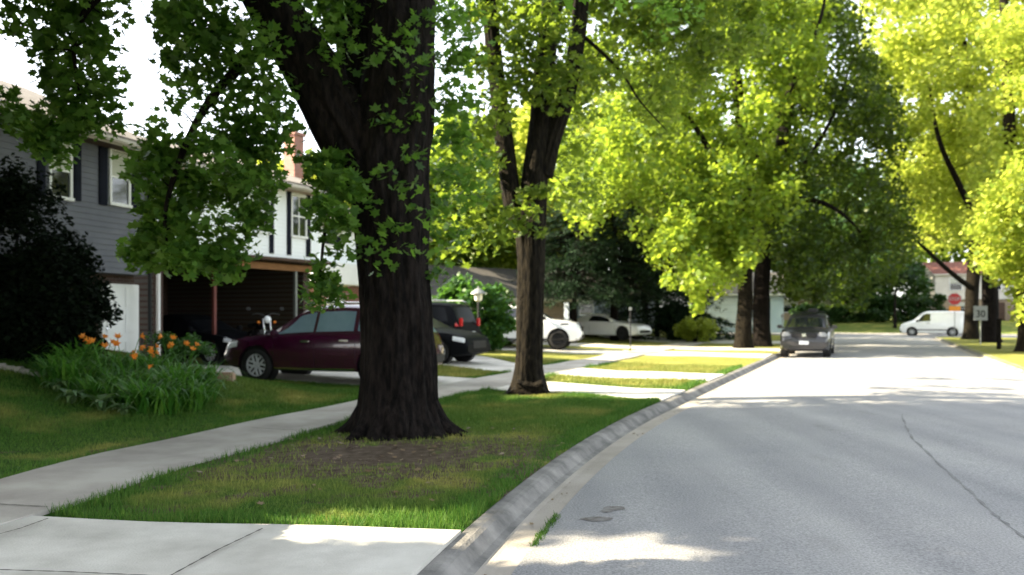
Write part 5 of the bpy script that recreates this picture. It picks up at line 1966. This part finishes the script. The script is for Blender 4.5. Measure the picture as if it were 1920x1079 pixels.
def lily(n_leaf, n_stalk, hl, seed, wide=.016):
    r = np.random.default_rng(seed)
    root = thing('daylily_plant', 'x', 'plant')
    v, f = [], []
    for _ in range(n_leaf):
        th = r.uniform(0, 2 * PI)
        b = (r.normal() * .07, r.normal() * .07, -.03)
        blade(v, f, b, (math.cos(th), math.sin(th), 0), hl * r.uniform(.65, 1.1), wide * r.uniform(.8, 1.3), r.uniform(.5, 1.25))
    mb = MB()
    mb.add(v, f)
    mb.build('leaves', LILY, root, smooth=True)
    for k in range(n_stalk):
        th = r.uniform(0, 2 * PI)
        q = r.uniform(.1, .32)
        top = Vector((q * math.cos(th), q * math.sin(th), hl * r.uniform(.80, 1.05)))
        st = MB().tube([(0, 0, 0), top * .5 + Vector((0, 0, .05)), top], [.008, .007, .005], 5).build('stalk', LILY, root)
        fl = MB()
        n_ = Vector((math.cos(th) * .7, math.sin(th) * .7 - .5, .5)).normalized()
        n_ = (n_ + Vector(r.normal(size=3) * .5)).normalized()
        a_ = n_.cross(Vector((0, 0, 1))).normalized()
        b_ = n_.cross(a_)
        for e in range(6):
            ph = 2 * PI * e / 6
            rd = a_ * math.cos(ph) + b_ * math.sin(ph)
            sd_ = n_.cross(rd)
            pts_ = [top, top + n_ * .04 + rd * .028 + sd_ * .022, top + n_ * .065 + rd * .066, top + n_ * .04 + rd * .028 - sd_ * .022]
            fl.poly(pts_)
        fl.build('flower', PETAL, st)
    return root


def put(o, px, py_ground_Y, lab=None, s=1.0, rz=0.0):
    p = at(px, 588, py_ground_Y)
    o.location = (p.x, p.y, ground(p.x, p.y))
    o.rotation_euler = (0, 0, rz)
    o.scale = (s, s, s)
    if lab:
        o['label'] = lab


protoB = lily(70, 4, .74, 1)
protoC = lily(70, 3, .78, 2)
protoD = lily(95, 0, .70, 3)
LB, LD = 'daylily clump with open orange flowers in the bed before the evergreens', 'leafy green daylily clump without flowers in the bed before the evergreens'
spots_b = [(185, 13.6), (232, 13.3), (270, 13.5), (318, 14.1), (345, 14.2), (255, 12.5), (200, 12.9), (300, 13.6)]
spots_d = [(150, 12.7), (120, 12.6), (210, 12.2), (255, 12.0), (300, 12.2), (335, 12.8), (290, 12.9), (180, 12.2), (330, 13.3), (230, 12.6), (100, 12.8), (365, 13.2), (275, 11.9), (315, 12.0), (160, 13.2), (355, 12.5), (140, 13.7), (215, 13.9), (250, 13.8), (290, 14.0), (380, 13.8), (125, 13.2)]
for i, (px, Y) in enumerate(spots_b):
    src = protoB if i % 2 == 0 else protoC
    o = src if i < 2 else copy_tree(src)
    put(o, px, Y, LB, 1.02 + .12 * math.sin(i * 2.3), i * 1.3)
    o['group'] = 'flowering daylilies'
for i, (px, Y) in enumerate(spots_d):
    o = protoD if i == 0 else copy_tree(protoD)
    put(o, px, Y, LD, (1.45 if Y > 12.75 else 1.2) + .2 * math.sin(i * 1.7), i * 0.9)
    o['group'] = 'leafy daylilies'


def hosta(seed):
    r = np.random.default_rng(seed)
    root = thing('hosta_plant', 'x', 'plant')
    v, f = [], []
    for k in range(26):
        th = 2 * PI * k / 26 + r.normal() * .2
        blade(v, f, (0, 0, 0), (math.cos(th), math.sin(th), 0), r.uniform(.25, .46), .06, r.uniform(.8, 1.4), 6)
    MB().add(v, f).build('leaves', HOSTA, root, smooth=True)
    return root


hp = hosta(5)
for i, (px, Y, lab) in enumerate([(105, 12.3, 'pale edged hosta at the left end of the lily bed'), (135, 11.8, 'pale edged hosta at the front left corner of the lily bed'), (190, 11.65, 'pale edged hosta lying at the front edge of the lily bed'), (232, 11.55, 'pale hosta low in front of the middle lilies'), (85, 12.8, 'green hosta farthest left, next to the stone edging')]):
    o = hp if i == 0 else copy_tree(hp)
    put(o, px, Y, lab, .9 + .15 * (i % 3), i * 1.1)
# stone edging of the bed under the evergreen
for i in range(9):
    q = i / 8
    p = at(2 + 135 * q, 588, 13.1 - .1 * q)
    z0 = ground(p.x, p.y)
    r_ = random.Random(i)
    o = MB().bbox(-.085, .085, -.07, .07, -.06, .07 + r_.uniform(0, .02), .03).build('edging_stone', CONC_OLD, None, smooth=40)
    o.location = (p.x, p.y, z0)
    o.rotation_euler = (r_.uniform(-.06, .06), r_.uniform(-.06, .06), r_.uniform(-.15, .15))
    tag(o, 'rough pale edging stone in the row under the tall evergreen', 'stone', 'edging stones')
p = at(405, 588, 15.4)
o = MB().bbox(-.35, .35, -.12, .12, -.1, .10, .03).build('edging_stone', mat('sandstone', (0.26, 0.17, 0.11), (0.34, 0.23, 0.15), 5, 0.9, bump=.01), None, smooth=40)
o.location = (p.x, p.y, ground(p.x, p.y))
tag(o, 'long brown stone between the low shrub and the driveway', 'stone')

# ------------------------------------------------------------------ grass
def grass_mat():
    m, nt, b, N, L = _nt('grass')
    out = nt.nodes['Material Output']
    geo = N('ShaderNodeNewGeometry')
    tc = N('ShaderNodeTexCoord')
    cr = N('ShaderNodeValToRGB')
    cr.color_ramp.elements[0].color = (0.030, 0.105, 0.011, 1)
    cr.color_ramp.elements[1].color = (0.10, 0.185, 0.028, 1)
    L(geo.outputs['Random Per Island'], cr.inputs['Fac'])
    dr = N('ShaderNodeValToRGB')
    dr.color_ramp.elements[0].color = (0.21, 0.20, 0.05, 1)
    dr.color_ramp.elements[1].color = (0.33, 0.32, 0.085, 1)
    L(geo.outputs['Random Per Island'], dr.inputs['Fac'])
    nz = N('ShaderNodeTexNoise')
    nz.inputs['Scale'].default_value = 0.9
    nz.inputs['Detail'].default_value = 6
    L(tc.outputs['Object'], nz.inputs['Vector'])
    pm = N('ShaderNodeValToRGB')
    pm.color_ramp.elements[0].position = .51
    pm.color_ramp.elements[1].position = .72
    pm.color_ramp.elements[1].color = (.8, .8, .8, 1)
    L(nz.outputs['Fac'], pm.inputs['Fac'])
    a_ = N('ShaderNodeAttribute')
    a_.attribute_name = 'dry_sunlit'
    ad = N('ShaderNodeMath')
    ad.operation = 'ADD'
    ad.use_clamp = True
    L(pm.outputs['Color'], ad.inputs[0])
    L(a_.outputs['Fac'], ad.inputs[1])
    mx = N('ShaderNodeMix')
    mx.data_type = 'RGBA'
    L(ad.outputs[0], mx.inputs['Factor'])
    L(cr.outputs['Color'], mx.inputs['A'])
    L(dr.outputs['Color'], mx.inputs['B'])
    L(mx.outputs['Result'], b.inputs['Base Color'])
    b.inputs['Roughness'].default_value = .6
    b.inputs['Specular IOR Level'].default_value = .2
    tr = N('ShaderNodeBsdfTranslucent')
    L(mx.outputs['Result'], tr.inputs['Color'])
    ms = N('ShaderNodeMixShader')
    ms.inputs['Fac'].default_value = .4
    L(b.outputs['BSDF'], ms.inputs[1])
    L(tr.outputs['BSDF'], ms.inputs[2])
    L(ms.outputs['Shader'], out.inputs['Surface'])
    return m


GRASS = grass_mat()


def vinterp(fn, arr):
    return np.array([fn(float(q)) for q in arr])


def blades(name, n, y0, y1, t0, t1, hmin, hmax, seed, keep=None):
    r = np.random.default_rng(seed)
    y = r.uniform(y0, y1, n)
    t = r.uniform(t0, t1, n)
    ok = np.ones(n, bool)
    for lo, up in ((D2L, D2U), (D3L, D3U), (D4L, D4U)):
        a_, b_ = vinterp(lo, t), vinterp(up, t)
        ok &= ~((y > a_ - .0) & (y < b_ + .0))
    ok &= y > vinterp(D0U, t) + .0
    sw = vinterp(SWR, y)
    ok &= ~((t < sw + .0) & (t > sw - 1.30))
    ok &= (t < -.17)
    X, Y = XY(y, t)
    bare = bare_at(X, Y)
    ok &= r.uniform(0, 1, n) > bare * 1.25
    ok &= (Y > 4.2) & (np.abs(X / np.maximum(Y, .1)) < .85)
    if keep is not None:
        ok &= keep(X, Y, y, t)
    y, t, X, Y, bare = y[ok], t[ok], X[ok], Y[ok], bare[ok]
    n = len(y)
    z = gz(y, t)
    # taller, lusher along the edges of the pavements
    edge = np.minimum.reduce([np.abs(t + .17), np.abs(t - vinterp(SWR, y)), np.abs(t - vinterp(SWR, y) + 1.3), np.abs(y - vinterp(D0U, t)) * .9])
    lush = np.exp(-(edge / .22) ** 2)
    h = r.uniform(hmin, hmax, n) * (.75 + .5 * sm((np.sin(X * 2.3 + 1.7 * np.sin(Y * 1.9)) * np.sin(Y * 2.9 + X) + 1) / 2)) * (1 + .65 * lush * (.55 + .9 * sm((np.sin(X * 5.1 + Y * 3.3) + 1) / 2))) * (1 - .4 * bare)
    w = r.uniform(.003, .0055, n) * np.clip(Y / 7, 1, 4)
    th = r.uniform(0, 2 * PI, n)
    ln = r.uniform(.1, .65, n) * h
    ph = r.uniform(0, 2 * PI, n)
    B = np.stack([X, Y, z - .005], 1)
    sx = np.stack([np.cos(th) * w, np.sin(th) * w, np.zeros(n)], 1)
    tip = B + np.stack([np.cos(ph) * ln, np.sin(ph) * ln, h], 1)
    V = np.stack([B - sx, B + sx, tip], 1)
    me = bpy.data.meshes.new(name)
    me.vertices.add(n * 3)
    me.vertices.foreach_set('co', V.astype(np.float32).ravel())
    me.loops.add(n * 3)
    me.loops.foreach_set('vertex_index', np.arange(n * 3, dtype=np.int32))
    me.polygons.add(n)
    me.polygons.foreach_set('loop_start', np.arange(n, dtype=np.int32) * 3)
    me.polygons.foreach_set('loop_total', np.full(n, 3, dtype=np.int32))
    me.update(calc_edges=True)
    me.materials.append(GRASS)
    a_ = me.attributes.new('dry_sunlit', 'FLOAT', 'POINT')
    dry_sunlit = np.clip(bare * .45 + dry_sunlit_at(y, t) - lush * 1.5, -1, 1)  # far blades take on the lawn's painted sunlight as well
    a_.data.foreach_set('value', np.repeat(dry_sunlit, 3).astype(np.float32))
    return tag(link(name, me), kind='stuff')


blades('grass', 150000, 5.0, 15.2, -4.2, -.17, .035, .075, 1)
blades('grass', 110000, 4.5, 15.0, -12, -4.9, .03, .065, 2)
blades('grass', 60000, 16.2, 24, -9, -.17, .04, .08, 3)


def scatter_edge(seed, n, fy, ft, h0, h1, keepall=True):
    pass


# dead leaves and crumbs of bark on the earth under the big maple
r = np.random.default_rng(77)
n = 170
X = T1X + .2 + r.normal(size=n) * 1.5
Y = T1Y - 1.2 + r.normal(size=n) * 1.2
P = []
for x, y in zip(X, Y):
    yy, tt = inv(x, y)
    if -3.7 < tt < -.25 and yy > float(D0U(tt)) + .1 and Y.min() > 0 and math.hypot(x - T1X, y - T1Y) > .75:
        P.append((x, y, float(gz(yy, tt)) + .022))
DEAD = leaf_mat('dead leaf', [(0.10, 0.055, 0.025), (0.14, 0.09, 0.045), (0.22, 0.16, 0.10)], .1, (0.3, 0.2, 0.1))
tag(link('fallen_leaves', leaf_mesh('fallen_leaves', np.array(P), .055, MAPLE, 2.5, r, DEAD)), kind='stuff')

# litter blown along the gutter, a tuft of weeds in its joint
P = []
for _ in range(80):
    y_ = r.uniform(4.5, 26)
    t_ = .16 + abs(r.normal()) * .10
    if t_ < .45:
        X_, Y_ = XY(y_, t_)
        P.append((float(X_), float(Y_), -.098))
tag(link('gutter_litter', leaf_mesh('gutter_litter', np.array(P), .034, MAPLE, 2.5, r, DEAD)), kind='stuff')
mb = MB()
for _ in range(420):
    y_ = r.uniform(5.95, 6.85)
    t_ = .355 + r.normal() * .018
    X_, Y_ = [float(q) for q in XY(y_, t_)]
    hh = r.uniform(.015, .05)
    th = r.uniform(0, 2 * PI)
    mb.add([(X_ - .004 * math.cos(th), Y_ - .004 * math.sin(th), -.1), (X_ + .004 * math.cos(th), Y_ + .004 * math.sin(th), -.1), (X_ + r.normal() * .015, Y_ + r.normal() * .015, -.095 + hh)], [(0, 1, 2)])
tag(mb.build('weeds', GRASS), kind='stuff')
